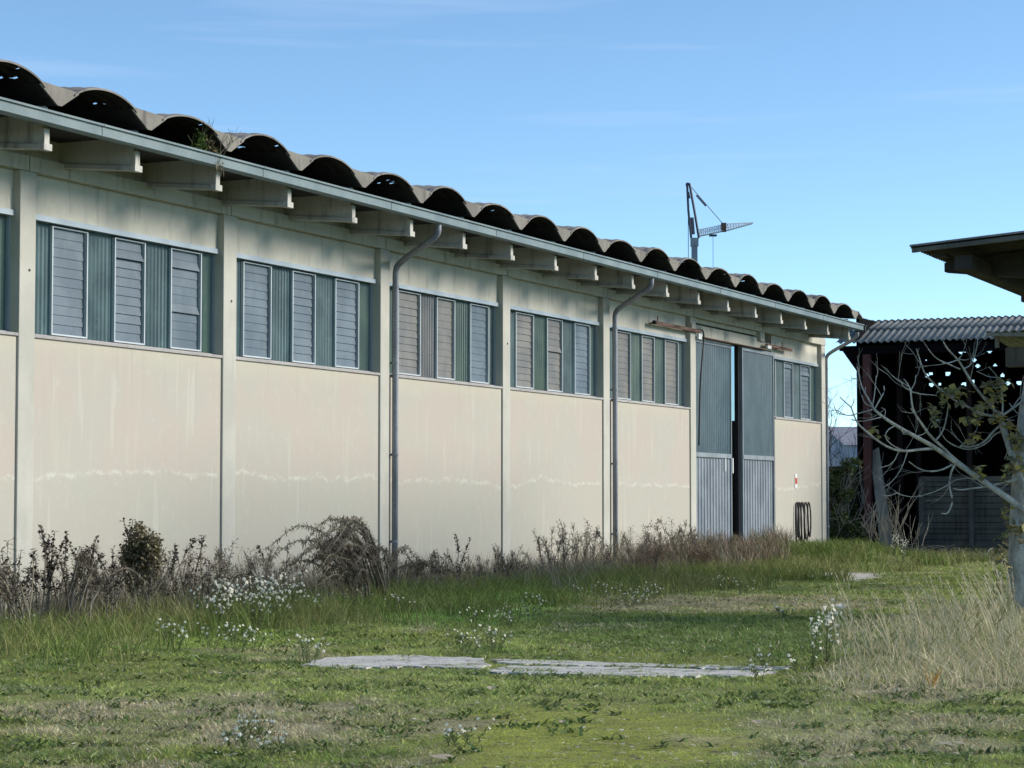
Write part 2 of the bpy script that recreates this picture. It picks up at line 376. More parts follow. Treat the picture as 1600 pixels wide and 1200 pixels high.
# ------------------------------------------------------------------ grass and weeds, vectorised
def blades(name, X, Y, Z, h, w, lean, col, mat, seg=2, label=None, curl=1.):
    n = len(X); ang = RG.random(n)*2*np.pi; la = RG.random(n)*2*np.pi
    ax, ay = np.cos(ang)*w/2, np.sin(ang)*w/2
    lx, ly = np.cos(la)*lean*h, np.sin(la)*lean*h
    rows = []
    ts = [0, .5, 1] if seg == 2 else [0, .35, .7, 1]
    for t_ in ts:
        k = t_**1.8; wid = (1-t_*.45) if t_ < 1 else 0
        cx, cy, cz = X+lx*k, Y+ly*k, Z+h*(t_-curl*.25*lean*t_*t_)
        if t_ < 1:
            rows.append(np.stack([cx-ax*wid, cy-ay*wid, cz], 1)); rows.append(np.stack([cx+ax*wid, cy+ay*wid, cz], 1))
        else: rows.append(np.stack([cx, cy, cz], 1))
    R = len(rows); V = np.stack(rows, 1).reshape(-1, 3); b = (np.arange(n)*R)[:, None]
    qs = np.concatenate([b+np.array([[2*i, 2*i+1, 2*i+3, 2*i+2]]) for i in range(len(ts)-2)])
    tr = b+np.array([[R-3, R-2, R-1]])
    C = np.repeat(col, R, axis=0)
    o = np_mesh(name, V, qs, tr, mat, C)
    return o
def scatter(n, y0, y1, x0=-40, x1=1640, power=1.0):
    """points on the ground seen inside a band of the picture, dense near the viewer"""
    d0, d1 = H*F/(y1-HY), H*F/(y0-HY)
    u = RG.random(n)
    if power == 1.0: Yd = d0*(d1/d0)**u
    else: Yd = (d0**2+(d1**2-d0**2)*u)**.5
    Xd = (x0+(x1-x0)*RG.random(n)-800)/F*Yd
    return Xd, Yd
def offslab(px, py):
    e1 = (py > 1027) & (py < 1041+ (px-470)*.012) & (px > 480) & (px < 755)
    e2 = (py > 1035) & (py < 1056) & (px > 765) & (px < 1210) & ~((py > 1040) & (py < 1044))
    e3 = (py > 895) & (py < 904) & (px > 1262) & (px < 1365)
    return ~((e1 | e2 | e3) & (RG.random(len(px)) > .05) & (vnoise(px, py*5, .028, 2) < .60))
def jit(col, k=.25):
    n = len(col); f = 1+(RG.random(n)-.5)*2*k; return col*f[:, None]*(1+(RG.random((n, 3))-.5)*.16)

X, Y = scatter(330000, 868, 1230); X2, Y2 = scatter(150000, 872, 1010, power=2)
X = np.concatenate([X, X2]); Y = np.concatenate([Y, Y2])
X3, Y3 = scatter(60000, 868, 1230, 1640, 2300); X4, Y4 = scatter(25000, 868, 1230, -500, -40); X = np.concatenate([X, X3, X4]); Y = np.concatenate([Y, Y3, Y4])
c, h, dry, px, py, ln_, ss_ = region(X, Y)
k = offslab(px, py) & ((ln_ > .12) | (ss_ > .3))
X, Y, c, h, dry, px, py, ln_, ss_ = [a[k] for a in (X, Y, c, h, dry, px, py, ln_, ss_)]
isdry = RG.random(len(X)) < (dry*.55+.05)
c = np.where(isdry[:, None], np.array([.58, .50, .33]), c*1.1)
clump = vnoise(X, Y, 2.6, 3, 2)
h = h*(.35+1.5*np.clip(clump-.25, 0, 1))*(.6+.8*RG.random(len(X)))
w = np.clip(Y/3500*1.6, .005, .03)*(.5+.7*RG.random(len(X)))
o = blades('short_grass', X, Y, gz(X, Y)-.005, h*.78, w, .5+1.2*RG.random(len(X)), jit(c, .42), M['leaf'])
tag(o, 'short green and dry grass covering the yard', 'grass', kind='stuff')

# taller green grass tufts at the foot of the weeds
def band(n, s0, s1, n0, n1):
    s_ = s0+(s1-s0)*RG.random(n); n_ = n0+(n1-n0)*RG.random(n)
    return P0[0]+s_*D[0]+n_*N[0], P0[1]+s_*D[1]+n_*N[1], s_, n_
X, Y, s_, n_ = band(60000, -50, -7, 1.2, 7.0)
m = vnoise(X, Y, .8, 0)+RG.random(len(X))*.3-(abs(n_-3.2)/7)+.04
k = m > .42; X, Y, n_, s_ = X[k], Y[k], n_[k], s_[k]
px, py = projnp(X, Y, 0); k = offslab(px, py); X, Y, n_, s_ = X[k], Y[k], n_[k], s_[k]
c = np.where((vnoise(X, Y, .9, 1) > .5)[:, None], np.array([.17, .225, .055]), np.array([.24, .25, .09]))
o = blades('long_grass', X, Y, gz(X, Y), (.14+.34*RG.random(len(X)))*(.6+.8*vnoise(X, Y, 1.1, 2)), np.clip(Y/3500*1.4, .008, .03)*(.6+.6*RG.random(len(X))),
           .3+.7*RG.random(len(X)), jit(c), M['leaf'], 3)
tag(o, 'long green grass growing along the foot of the weeds', 'grass', kind='stuff')

# dead stems, thick beside the wall
X, Y, s_, n_ = band(46000, -50, -4.4, .35, 4.6)
m = vnoise(X, Y, .55, 3)*1.2+RG.random(len(X))*.25-(n_/6.5)
right = sst(-22, -15, s_)
pxx, _y = projnp(X, Y, 0.); k = (m > .40-.16*right) & (pxx < 1215+RG.random(len(X))*25); X, Y, n_, s_ = X[k], Y[k], n_[k], s_[k]; right = right[k]
hgt = 1.12*(.35+.65*RG.random(len(X))**1.3)*(.30+1.25*vnoise(X, Y, .8, 2))*(1-.10*n_)*(1+.22*np.exp(-((s_+14)/5)**2))
hgt *= np.where(s_ < -23, .92, 1.)*(1-.35*np.exp(-((s_+23.5)/3.2)**2))
cA = np.array([.27, .235, .185]); cB = np.array([.34, .235, .155]); cC = np.array([.20, .20, .12])
r = RG.random(len(X)); c = np.where((r < .35)[:, None], cC, np.where((r < .35+.45*right)[:, None], cB, cA))
o = blades('dead_stems', X, Y, gz(X, Y), hgt, np.clip(Y/3500*1.05, .008, .02)*(.5+.6*RG.random(len(X))), .15+.55*RG.random(len(X)), jit(c, .35), M['twig'], 3)
tag(o, 'grey brown mass of thin dead stems against the warehouse wall', 'weeds', kind='stuff')

# dry reeds at the lower right
X, Y = scatter(16500, 950, 1095, 1180, 1660, 1.0)
px, py = projnp(X, Y, 0.)
k = (sst(1200, 1440, px)+ (vnoise(X, Y, .9, 1)-.5)*.9+(RG.random(len(X))-.5)*.3 > .42) & (py > 968-(px-1400)*.12) & (RG.random(len(X)) > sst(1050, 1092, py)*.97)
X, Y, px, py = X[k], Y[k], px[k], py[k]
hgt = (.08+.20*RG.random(len(X)))*(.6+.75*sst(1300, 1600, px))*(.6+.8*vnoise(X, Y, 1.6, 0))
c = np.where((RG.random(len(X)) < .6)[:, None], np.array([.68, .58, .38]), np.array([.32, .34, .14]))
o = blades('dry_grass', X, Y, gz(X, Y), hgt, np.clip(Y/3500*1.3, .006, .015)*(.6+.6*RG.random(len(X))), .3+.9*RG.random(len(X)), jit(c, .3), M['leaf'], 3)
tag(o, 'straw coloured tangled dry grass at the right of the lawn', 'grass', kind='stuff')
# far grass in front of the shed
X, Y, s_, n_ = band(16000, -7, 6, .6, 9)
k = RG.random(len(X)) < .75; X, Y, s_, n_ = X[k], Y[k], s_[k], n_[k]
px, py = projnp(X, Y, 0); k = offslab(px, py+0); X, Y, s_ = X[k], Y[k], s_[k]
c = np.where((RG.random(len(X)) < .7)[:, None], np.array([.17, .185, .075]), np.array([.34, .30, .20]))
o = blades('rough_grass', X, Y, gz(X, Y), (.10+.30*RG.random(len(X)))*(.3+vnoise(X, Y, .6, 1)), .02+.015*RG.random(len(X)), .3+.6*RG.random(len(X)), jit(c), M['leaf'], 2)
tag(o, 'rough yellow green grass in front of the dark shed', 'grass', kind='stuff')
X, Y = scatter(60000, 900, 1230)
px, py = projnp(X, Y, 0.); nn_ = vnoise(X, Y, 1.7, 1, 2)*.6+vnoise(X, Y, 5.5, 2, 1)*.55; moss_ = sst(.35, .55, 1-np.hypot((px-930)/480, (py-1150)/100))
k = (nn_ > .66+.10*moss_) & offslab(px, py); X, Y, px, py = X[k], Y[k], px[k], py[k]
c = np.array([[.085, .14, .035], [.14, .19, .05], [.20, .23, .09]])[RG.integers(0, 3, len(X))]
o = blades('broad_leaves', X, Y, gz(X, Y), .03+.05*RG.random(len(X)), np.clip(.016+.02*RG.random(len(X)), .0, .05), .9+1.1*RG.random(len(X)), jit(c, .4), M['leaf'])
tag(o, 'broad leaved weeds scattered through the lawn', 'weeds', kind='stuff')
X, Y = scatter(5200, 985, 1230); px, py = projnp(X, Y, 0.)
c = np.array([[.42, .34, .22], [.25, .19, .13], [.62, .58, .48], [.12, .09, .06]])[RG.integers(0, 4, len(X))]
o = blades('litter_bits', X, Y, gz(X, Y)+.02, .012+.01*RG.random(len(X)), .012+.03*RG.random(len(X))**2, 3.+2*RG.random(len(X)), jit(c, .3), M['leaf'])
tag(o, 'small dry bits of leaf and straw strewn over the lawn', 'litter', kind='stuff')
# ------------------------------------------------------------------ warehouse
RZ = math.atan2(N[1], N[0])
wh = empty('warehouse', (P0[0], P0[1], 0), RZ, 'long cream concrete warehouse with high strip windows under a roof of small vaults', 'warehouse')
# local axes: x = n (out of the wall), y = s (along the wall, away from the viewer), z up
cols = [(-47.55, -47.15), (-41.77, -41.38), (-36.09, -35.67), (-30.35, -29.97), (-24.67, -24.28), (-18.88, -18.48), (-12.76, -12.34), (-.93, -.52)]
cols[-1] = (-.72, -.32)
ZS, ZH, ZB, ZT = 4.2, 6.03, 6.63, 6.86
for a, b in cols:
    mb = MB(); mb.box(-.25, .13, a, b, -.3, ZB); mb.build('column', M['column'], wh, bevel=.012)
mb = MB(); mb.box(-.25, .13, -6.81, -6.41, 6.36, ZB); mb.build('column', M['column'], wh, bevel=.012)
bays = [(cols[i][1], cols[i+1][0]) for i in range(7)]
DOOR = (cols[6][1], -5.42)
for i, (a, b) in enumerate(bays):
    if i == 6: a = DOOR[1]
    mb = MB(); mb.box(-.22, .092, a, b, -.3, ZS-.05); mb.build('wall_panel', M['wall'], wh, bevel=.008)
    mb = MB(); mb.box(-.22, .0, a, b, ZH-.0, ZB+.002); mb.build('upper_panel', M['upper'], wh)
mb = MB(); mb.box(-.22, .0, DOOR[0], -6.81, 6.52, ZB+.002); mb.build('upper_panel', M['upper'], wh)
mb = MB(); mb.box(-.20, .05, DOOR[0], -5.42, 6.14, 6.36); mb.box(-.22, .02, DOOR[0], -6.81, 6.36, 6.47); mb.build('door_lintel', M['beam'], wh, bevel=.01)
# long beam over the columns, in bays with tiny joints
joints = [-47.3]+[(a+b)/2 for a, b in cols[1:]]+[]
js = [-53]+joints[0:7]+[-6.6, -.30]
for a, b in zip(js[:-1], js[1:]):
    mb = MB(); mb.box(-.25, .15, a+.012, b-.012, ZB+.004, ZT); mb.build('edge_beam', M['beam'], wh, bevel=.01)
# infill behind the brackets
mb = MB(); mb.box(-.2, .03, -53, -.3, ZT+.002, 7.32); mb.build('eaves_wall', M['beam'], wh)
# cantilever brackets
KS = [-42.9+2.265*k for k in range(-4, 19)]
def zroof(n): return .086*(1.45-n)
for k, s in enumerate(KS):
    mb = MB()
    def sect(n, zt, rag=0.):
        zb = 6.675+zroof(n)
        return [(n, s-.05, zb+.07), (n, s+.05, zb+.07), (n, s+.05, zt), (n, s-.05, zt)], [(n, s-.095, zb), (n, s+.095, zb), (n, s+.08, zb+.075), (n, s-.08, zb+.075)]
    a1, a2 = sect(-8.0, 8.1); b1, b2 = sect(1.40, 7.30)
    mb.hexa(a1, b1); mb.hexa(a2, b2)
    # thickened end block
    e0 = 6.665
    mb.box(1.37, 1.43, s-.062, s+.062, e0+.01, 6.985); mb.box(1.35, 1.45, s-.10, s+.10, e0, e0+.10)
    mb.build('bracket', M['bracket'], wh, bevel=.008)
mb = MB(); mb.box(.03, 1.43, -53, -1.4, 7.19, 7.215); mb.build('sun_block_board', M['under_shade'], wh)  # added unseen board, keeps sun through the vaults off the upper panels
# V shaped roof beams with closed ends
NE = 1.62
for k, s in enumerate(KS):
    c = s+.03
    mb = MB()
    def V(n, o): z = zroof(n)-zroof(NE)+o; return z
    for (n0, n1) in ((-8.2, NE),):
        P = []
        for n in (n0, n1):
            z = zroof(n)-zroof(NE)
            P.append([(n, c-.46, 7.53+z), (n, c-.05, 7.30+z), (n, c+.05, 7.30+z), (n, c+.46, 7.53+z), (n, c+.42, 7.56+z), (n, c, 7.36+z), (n, c-.42, 7.56+z)])
        m = len(P[0]); mb.add(P[0]+P[1], [(i, (i+1) % m, m+(i+1) % m, m+i) for i in range(m)])
        # closing diaphragm at the eaves
        e = P[1]; d = [(NE-.06, p[1], p[2]) for p in e]
        tip = [(NE, c-.46, 7.53), (NE, c-.05, 7.295), (NE, c+.05, 7.295), (NE, c+.46, 7.53), (NE, c+.41, 7.555), (NE, c-.41, 7.575)]
        tip2 = [(NE-.03, p[1], p[2]) for p in tip]
        eb = MB(); eb.add(tip2+tip, [tuple(range(6))[::-1], tuple(range(6, 12))]+[(i, (i+1) % 6, 6+(i+1) % 6, 6+i) for i in range(6)])
    rb = mb.build('roof_beam', M['under_shade'], wh); eb.build('beam_end', M['vbeam'], rb)
# barrel sheets, with a few broken holes
def barrel(s0, s1, holes, seed):
    rr = random.Random(seed); NA = 22; ns = list(np.arange(NE+.02, -8.3, -.085)); mb = MB(); th = .028
    top = []
    for i, n in enumerate(ns):
        z = zroof(n)-zroof(NE); cor = .012*math.sin(i*2.1); row = []
        for j in range(NA+1):
            f = j/NA; a = math.pi*(f-.5)*.98
            y = s0+(s1-s0)*f; q2 = 1-(2*f-1)**2
            row.append((n+cor*.0, y, 7.515+z+(.192+.03*math.sin(seed*2.3))*q2**.85+.012*math.sin(seed*5.1)*f+cor))
        top.append(row)
    R = len(ns); vs = [p for r in top for p in r]+[(p[0], p[1], p[2]-th) for r in top for p in r]; o = R*(NA+1); fs = []
    idx = lambda i, j: i*(NA+1)+j
    for i in range(R-1):
        for j in range(NA):
            if (i, j) in holes: continue
            a, b, c_, d = idx(i, j), idx(i, j+1), idx(i+1, j+1), idx(i+1, j)
            fs.append((a, b, c_, d)); fs.append((o+a, o+d, o+c_, o+b))
    for j in range(NA): fs.append((idx(0, j), o+idx(0, j), o+idx(0, j+1), idx(0, j+1)))
    for i in range(R-1):
        fs.append((idx(i, 0), idx(i+1, 0), o+idx(i+1, 0), o+idx(i, 0))); fs.append((idx(i, NA), o+idx(i, NA), o+idx(i+1, NA), idx(i+1, NA)))
    mb.add(vs, fs); mb.dark = [i for i, f in enumerate(fs) if min(f) >= o]; return mb
for k in range(len(KS)-1):
    rr = random.Random(100+k); holes = set()
    for _ in range(rr.choice([3, 4, 5, 7])):
        i = rr.randint(1, 22); j = rr.choice([15, 16, 17, 18, 18, 19, 19])
        holes |= {(i, j)} | ({(i+1, j)} if rr.random() < .6 else set())
    bm_ = barrel(KS[k]+.37, KS[k+1]-.33, holes, k); o = bm_.build('barrel_sheet', M['sheet'], wh, smooth=False)
    o.data.materials.append(M['under_shade'])
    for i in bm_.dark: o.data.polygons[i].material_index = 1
# broken end of the last roof sheet
mb = MB(); s = KS[-1]
mb.hexa([(1.64, s+.35, 7.52), (1.64, s+.85, 7.36), (1.64, s+.85, 7.39), (1.64, s+.35, 7.56)], [(-3, s+.35, 7.92), (-3, s+.7, 7.74), (-3, s+.7, 7.77), (-3, s+.35, 7.95)])
mb.build('barrel_sheet', M['sheet'], wh)
# roof far slope, end gable and rear walls close the volume
mb = MB(); mb.hexa([(-8.1, -53, 8.25), (-8.1, -.4, 8.25), (-8.1, -.4, 8.38), (-8.1, -53, 8.38)], [(-17, -53, 7.4), (-17, -.4, 7.4), (-17, -.4, 7.53), (-17, -53, 7.53)]); mb.build('rear_roof', M['sheet'], wh)
mb = MB(); mb.box(-17, -16.8, -53, -.4, -.3, 7.4); mb.build('rear_wall', M['upper'], wh)
mb = MB(); mb.box(-16.8, -.26, -.42, -.3, -.3, 4.3); mb.box(-16.8, -3.7, -.42, -.3, 4.3, 6.7); mb.box(-2.35, -.26, -.42, -.3, 4.3, 6.7); mb.box(-16.8, -.26, -.42, -.3, 6.7, 7.9)
mb.build('gable_wall', M['upper'], wh)
mb = MB(); mb.box(-16.8, -.26, -53, -52.8, -.3, 7.9); mb.build('gable_wall', M['upper'], wh)
mb = MB(); mb.box(-16.8, -.22, -52.8, -.42, -.02, .03); mb.build('floor', M['dark'], wh)
# gutter
mb = MB(); g0, g1 = -53, -1.35
prof = [(1.43, 7.015), (1.62, 6.985), (1.665, 7.01), (1.665, 7.14), (1.70, 7.15), (1.70, 7.18), (1.645, 7.18), (1.645, 7.03), (1.615, 7.002), (1.45, 7.03), (1.45, 7.2), (1.43, 7.2)]
mb.prism([(a, b) for a, b in prof], 1, g0, g1)
mb.box(1.44, 1.66, g1-.002, g1+.012, 6.99, 7.17)
gt = mb.build('gutter', M['gutter'], wh)
for s in KS[::2]:
    mb = MB(); mb.prism([(1.66, 7.008), (1.672, 7.004), (1.672, 7.142), (1.706, 7.148), (1.706, 7.184), (1.70, 7.184), (1.70, 7.152), (1.664, 7.142)], 1, s+1.0, s+1.03); mb.build('gutter_joint', M['gutter'], gt)
# downpipes
def smooth_path(P, it=2):
    P = [Vector(p) for p in P]
    for _ in range(it):
        Q = [P[0]]
        for a, b in zip(P[:-1], P[1:]): Q += [a*.75+b*.25, a*.25+b*.75]
        Q.append(P[-1]); P = Q
    return P
for i, (s, sg) in enumerate([(-29.86, -30.7), (-18.32, -19.35), (-.18, .35)]):
    n = .20 if i < 2 else .12
    path = [(1.55, sg, 6.98), (1.55, sg, 6.80), (1.35, sg, 6.66), (n+.12, s, 6.42), (n, s, 6.28), (n, s, 6.1)]
    if i == 2: path = [(1.5, -1.45, 6.95), (1.5, -1.45, 6.80), (1.2, -1.2, 6.68), (n+.12, s, 6.42), (n, s, 6.28), (n, s, 6.1)]
    P = smooth_path(path, 2)+[Vector((n, s, 3)), Vector((n, s, -.2))]
    mb = MB(); mb.tube(P, .062 if i < 2 else .056, k=12); dp = mb.build('downpipe', M['pipe'], wh, smooth=True)
    for z in (.9, 2.6, 4.4, 5.9):
        mb = MB(); mb.tube([(n, s, z), (n, s, z+.05)], .074 if i < 2 else .066, k=12); mb.box(.05, n-.06, s-.015, s+.015, z, z+.04); mb.build('pipe_clip', M['pipe'], dp)

# windows
def ribbed(mb, s0, s1, z0, z1, n, pitch=.076, amp=.014):
    m = max(2, int(round((s1-s0)/pitch*4))); top = []
    for i in range(m+1):
        s = s0+(s1-s0)*i/m; w = amp*math.sin(2*math.pi*(s-s0)/pitch); top.append((n+w, s))
    vs = [(a, b, z0) for a, b in top]+[(a, b, z1) for a, b in top]; k = m+1
    mb.add(vs, [(i, i+1, k+i+1, k+i) for i in range(m)])
WL = {  # picture x of the mullions in every bay and the kinds of panel between them
 1: ([55, 81, 137, 179, 227, 267, 315, 339], 'GLGLGLE', 430),
 2: ([369, 380, 424, 457, 493, 524, 561, 584], 'GLGLGLE', 480),
 3: ([614, 622, 657, 682.5, 711, 735, 764, 779], 'EBRBELE', 520),
 4: ([801, 806, 834, 855, 879, 898, 922, 937], 'DBEBGLE', 545),
 5: ([960, 963, 985.6, 1003, 1023, 1039, 1060, 1069], 'DBEBEBE', 575),
 7: ([1205, 1212.5, 1225, 1239, 1251, 1266, 1275.5], 'EGLDLE', 610)}
PM = {'G': 'rib_teal', 'E': 'rib_green', 'R': 'rib_grey', 'D': 'rib_teal', 'L': 'louv_blue', 'B': 'louv_brown'}
def window(a, b, ms, kinds):
    """a, b: opening; ms: mullion positions along s"""
    n = -.10
    mb = MB(); mb.box(n-.03, .035, a, b, ZH-.085, ZH-.002); mb.box(n-.03, n+.05, a, a+.03, ZS+.03, ZH-.085); mb.box(n-.03, n+.05, b-.03, b, ZS+.03, ZH-.085)
    fr = mb.build('window', M['headframe'], wh)
    mb = MB(); mb.box(n-.03, .125, a, b, ZS-.048, ZS); mb.box(n-.03, n+.06, a, b, ZS, ZS+.03); mb.build('sill', M['sill'], fr, bevel=.006)
    mb = MB(); mb.box(-.42, -.40, a, b, ZS, ZH); mb.build('backing', M['dark'], fr)
    for i, kd in enumerate(kinds):
        s0, s1 = ms[i], ms[i+1]
        if kd in 'LB':
            mb = MB(); w = .026; z0, z1 = ZS+.045, ZH-.11
            for (p, q_) in ((s0, s0+w), (s1-w, s1)): mb.box(n-.02, n+.055, p, q_, z0, z1)
            mb.box(n-.02, n+.05, s0+w, s1-w, z0, z0+.025); mb.box(n-.02, n+.05, s0+w, s1-w, z1-.02, z1)
            lf = mb.build('louvre_frame', M['frame'], fr)
            mb = MB(); K = 11; hh_ = (z1-z0-.05)/K
            rr = random.Random(int(s0*100)); til = rr.choice([.006, .009, .014])
            for k in range(K):
                za = z0+.028+k*hh_; tt = til*rr.uniform(.7, 1.3)
                if rr.random() < .03: tt += .04
                mb.hexa([(n-.012+tt, s0+w, za), (n-.012+tt, s1-w, za), (n-.005+tt, s1-w, za), (n-.005+tt, s0+w, za)],
                        [(n-.012-.004, s0+w, za+hh_*1.06), (n-.016, s1-w, za+hh_*1.06), (n-.009, s1-w, za+hh_*1.06), (n-.009, s0+w, za+hh_*1.06)])
            mb.build('louvre_glass', M[PM[kd]], lf)
        else:
            mb = MB(); ribbed(mb, s0, s1, ZS+.03, ZH-.085, n+.0, .105 if (s1-s0) > .4 else .12, .016)
            mb.build('ribbed_panel', M[PM[kd]], fr)
            if i and kinds[i-1] not in 'LB': mb = MB(); mb.box(n-.02, n+.04, s0-.02, s0+.02, ZS+.03, ZH-.085); mb.build('mullion', M['frame'], fr)
    return fr
for b_, (mxs, kinds, yy) in WL.items():
    ms = [wx(x, yy, -.05) for x in mxs]
    a = cols[b_][1] if b_ != 7 else DOOR[1]; b = bays[b_][1] if b_ != 7 else bays[6][1]
    sc_ = lambda v: v
    ms[0] = a; ms[-1] = b
    for i in range(1, len(ms)): ms[i] = max(ms[i], ms[i-1]+.1)
    ms[-1] = b; window(a, b, ms, kinds)
a, b = bays[0]; ms = [a+(b-a)*f for f in (0, .1, .27, .4, .55, .67, .84, 1)]
window(a, b, ms, 'GLGLGLE')

# sliding door
def leaf_door(s0, s1, n):
    mb = MB(); zm = 2.97; zt = 6.10
    for p, q_ in ((s0, s0+.06), (s1-.06, s1)): mb.box(n-.05, n+.03, p, q_, .05, zt)
    mb.box(n-.05, n+.03, s0+.06, s1-.06, zt-.10, zt); mb.box(n-.05, n+.045, s0+.06, s1-.06, zm-.06, zm+.06); mb.box(n-.05, n+.03, s0+.06, s1-.06, .05, .16)
    d = mb.build('sliding_door', M['doorframe'], wh)
    mb = MB(); ribbed(mb, s0+.06, s1-.06, zm+.06, zt-.10, n-.01, .15, .02); mb.build('upper_sheet', M['rib_door'], d)
    mb = MB()
    # trapezoid ribs
    s = s0+.06; prof = []; W_ = .24
    while s < s1-.07:
        prof += [(n-.015, s), (n-.015, min(s+.15, s1-.06)), (n+.012, min(s+.175, s1-.06)), (n+.012, min(s+.215, s1-.06))]; s += W_
    prof.append((n-.015, s1-.06)); k = len(prof)
    mb.add([(a_, b_, .16) for a_, b_ in prof]+[(a_, b_, zm-.06) for a_, b_ in prof], [(i, i+1, k+i+1, k+i) for i in range(k-1)])
    mb.build('lower_sheet', M['doorgrey'], d); return d
leaf_door(-12.30, -9.13, .0)
leaf_door(-8.36, -5.46, .06)
mb = MB(); mb.box(-.12, .0, -8.46, -8.365, .05, 6.12); mb.box(0, .02, -8.42, -8.365, .05, 6.12); mb.build('door_post', M['shade_post'], wh)
mb = MB(); mb.box(-3.7, -2.35, -.37, -.36, 4.3, 6.7); mb.build('gable_window_pane', M['tint_pane'], wh)
for bx in ((-.02, .05, -9.13, -9.06, 2.5, 2.92), (.04, .052, -9.75, -9.70, 2.55, 2.9)): mb = MB(); mb.box(*bx); mb.build('door_latch', M['white'], wh)
# door rail
mb = MB(); mb.box(.17, .24, -15.6, -12.2, 6.22, 6.30); mb.box(.17, .24, -6.5, -4.1, 6.22, 6.30); mb.box(.14, .21, -12.2, -6.5, 6.115, 6.137)
for s in (-15.4, -12.9, -6.1, -5.0):
    mb.box(0.0, .17, s-.03, s+.03, 6.24, 6.28); mb.box(.19, .21, s-.015, s+.015, 6.30, 6.44)
rl = mb.build('door_rail', M['rust'], wh)
mb = MB(); mb.tube([(.2, -15.66, 6.26), (.2, -15.58, 6.26)], .055, k=10); mb.build('rail_stop', M['black'], rl)
mb = MB(); mb.tube(smooth_path([(.22, -12.5, 6.3), (.22, -12.1, 6.32), (.24, -11.98, 6.2), (.22, -12.08, 5.6), (.18, -12.18, 4.8), (.16, -12.22, 3.2)]), .022, k=6); mb.build('cable', M['black'], wh)
for bx in ((.16, .22, -12.35, -12.1, 6.05, 6.2), (.2, .26, -6.55, -6.2, 6.16, 6.25)): mb = MB(); mb.box(*bx); mb.build('rail_bracket', M['white'], wh)
for s in (cols[1], cols[2], cols[4]):
    mb = MB(); c_ = (s[0]+s[1])/2+.04; mb.tube([(.12, c_, 5.15), (.138, c_, 5.15)], .022, k=8); mb.build('anchor_hole', M['black'], wh)

# hose and little sign hanging on the end panel
hs = empty('hose_coil', W(.1, -3.05, 1.68), RZ, 'black rubber hose hung in long loops on the last wall panel', 'hose')
mb = MB()
for i, (c0, w_, h_) in enumerate([(-.38, .16, 1.05), (-.22, .20, 1.18), (.0, .24, 1.26), (.30, .26, 1.15), (.55, .20, 1.05)]):
    P = []
    for k in range(25):
        a = 2*math.pi*k/24; P.append((.04+.018*i+.012*math.sin(a*2), c0+w_*math.sin(a)*(.75-.25*math.cos(a))+.12*math.sin(a*.5), -h_/2+h_/2*math.cos(a)))
    mb.tube(P, .026, k=6)
mb.tube([(.05, -.52, -.05), (.06, -.56, -.6), (.05, -.52, -1.2), (.06, -.46, -1.75)], .028, k=6)
mb.build('hose', M['black'], hs, smooth=True)
mb = MB(); mb.box(-.01, .12, .0, .06, -.04, .0); mb.build('hook', M['rust'], hs)
sg = empty('wall_sign', W(.1, -3.4, 2.12), RZ, 'small narrow white and red notice on the wall above the hose', 'sign')
mb = MB(); mb.box(-.005, .01, -.10, .10, 0, .42); mb.build('plate', M['white'], sg)
mb = MB(); mb.box(.0105, .016, -.085, .085, .12, .30); mb.build('red_band', M['redpaint'], sg)

#@@PART2
# ================================================================== beyond the warehouse
def atS(x, y, s):
    """hit of a picture point with the vertical plane at distance s along the wall, local coords"""
    r = ray(x, y); c = P0[0]*D[0]+P0[1]*D[1]+s
    t = c/(r[0]*D[0]+r[1]*D[1]); return L((r[0]*t, r[1]*t, H+r[2]*t))
def shifted(root, n0, s0):
    def B(mb, name, mat, parent=None, **k):
        o = mb.build(name, mat, parent or root, **k)
        if parent is None: o.location = (-n0, -s0, 0)
        return o
    return B
# ---- open shed closing the yard
sh = empty('open_shed', W(-.4, 5.6, 0), RZ, 'dark open fronted shed with corrugated roof at the end of the yard', 'shed')
B = shifted(sh, -.4, 5.6)
def corr(mb, n0, n1, sz, pitch, amp, th=.02, holes=None):
    """corrugated sheet: wave along n, sz: list of (s,z) stations"""
    m = int((n1-n0)/pitch*6); vs = []
    for (s, z) in sz:
        for i in range(m+1): n = n0+(n1-n0)*i/m; vs.append((n, s, z+amp*math.sin(2*math.pi*(n-n0)/pitch)))
    k = m+1; R = len(sz); fs = [(r*k+i, r*k+i+1, (r+1)*k+i+1, (r+1)*k+i) for r in range(R-1) for i in range(m)]
    o = len(vs); vs += [(a, b, c-th) for a, b, c in vs]
    fs += [(o+a, o+d, o+c, o+b) for a, b, c, d in fs[:]]
    fs += [(i, o+i, o+i+1, i+1) for i in range(m)]
    mb.add(vs, fs)
M['shedroof'] = concrete('weathered_corrugated_sheet', (.20, .20, .185), (.30, .295, .27), (.10, .11, .08), streak=.5)
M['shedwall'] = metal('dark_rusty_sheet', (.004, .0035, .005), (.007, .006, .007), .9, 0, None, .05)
M['timber'] = concrete('old_timber', (.10, .095, .085), (.16, .15, .13), (.04, .04, .035), streak=.8)
M['shaded_post'] = metal('shaded_red_steel', (.02, .009, .009), (.03, .014, .013), .7)  # inner posts: red steel with the shed's shade put into its colour
mb = MB(); corr(mb, -1.15, 11.5, [(5.25, 7.13), (6.7, 7.66)], .235, .036); corr(mb, -1.15, 11.5, [(6.6, 7.665), (8.0, 8.03)], .235, .036); B(mb, 'front_roof', M['shedroof'], smooth=True)
mb = MB(); corr(mb, -1.15, 11.5, [(7.95, 8.06), (15, 7.98)], .235, .036); B(mb, 'rear_roof', M['shedroof'], smooth=True)
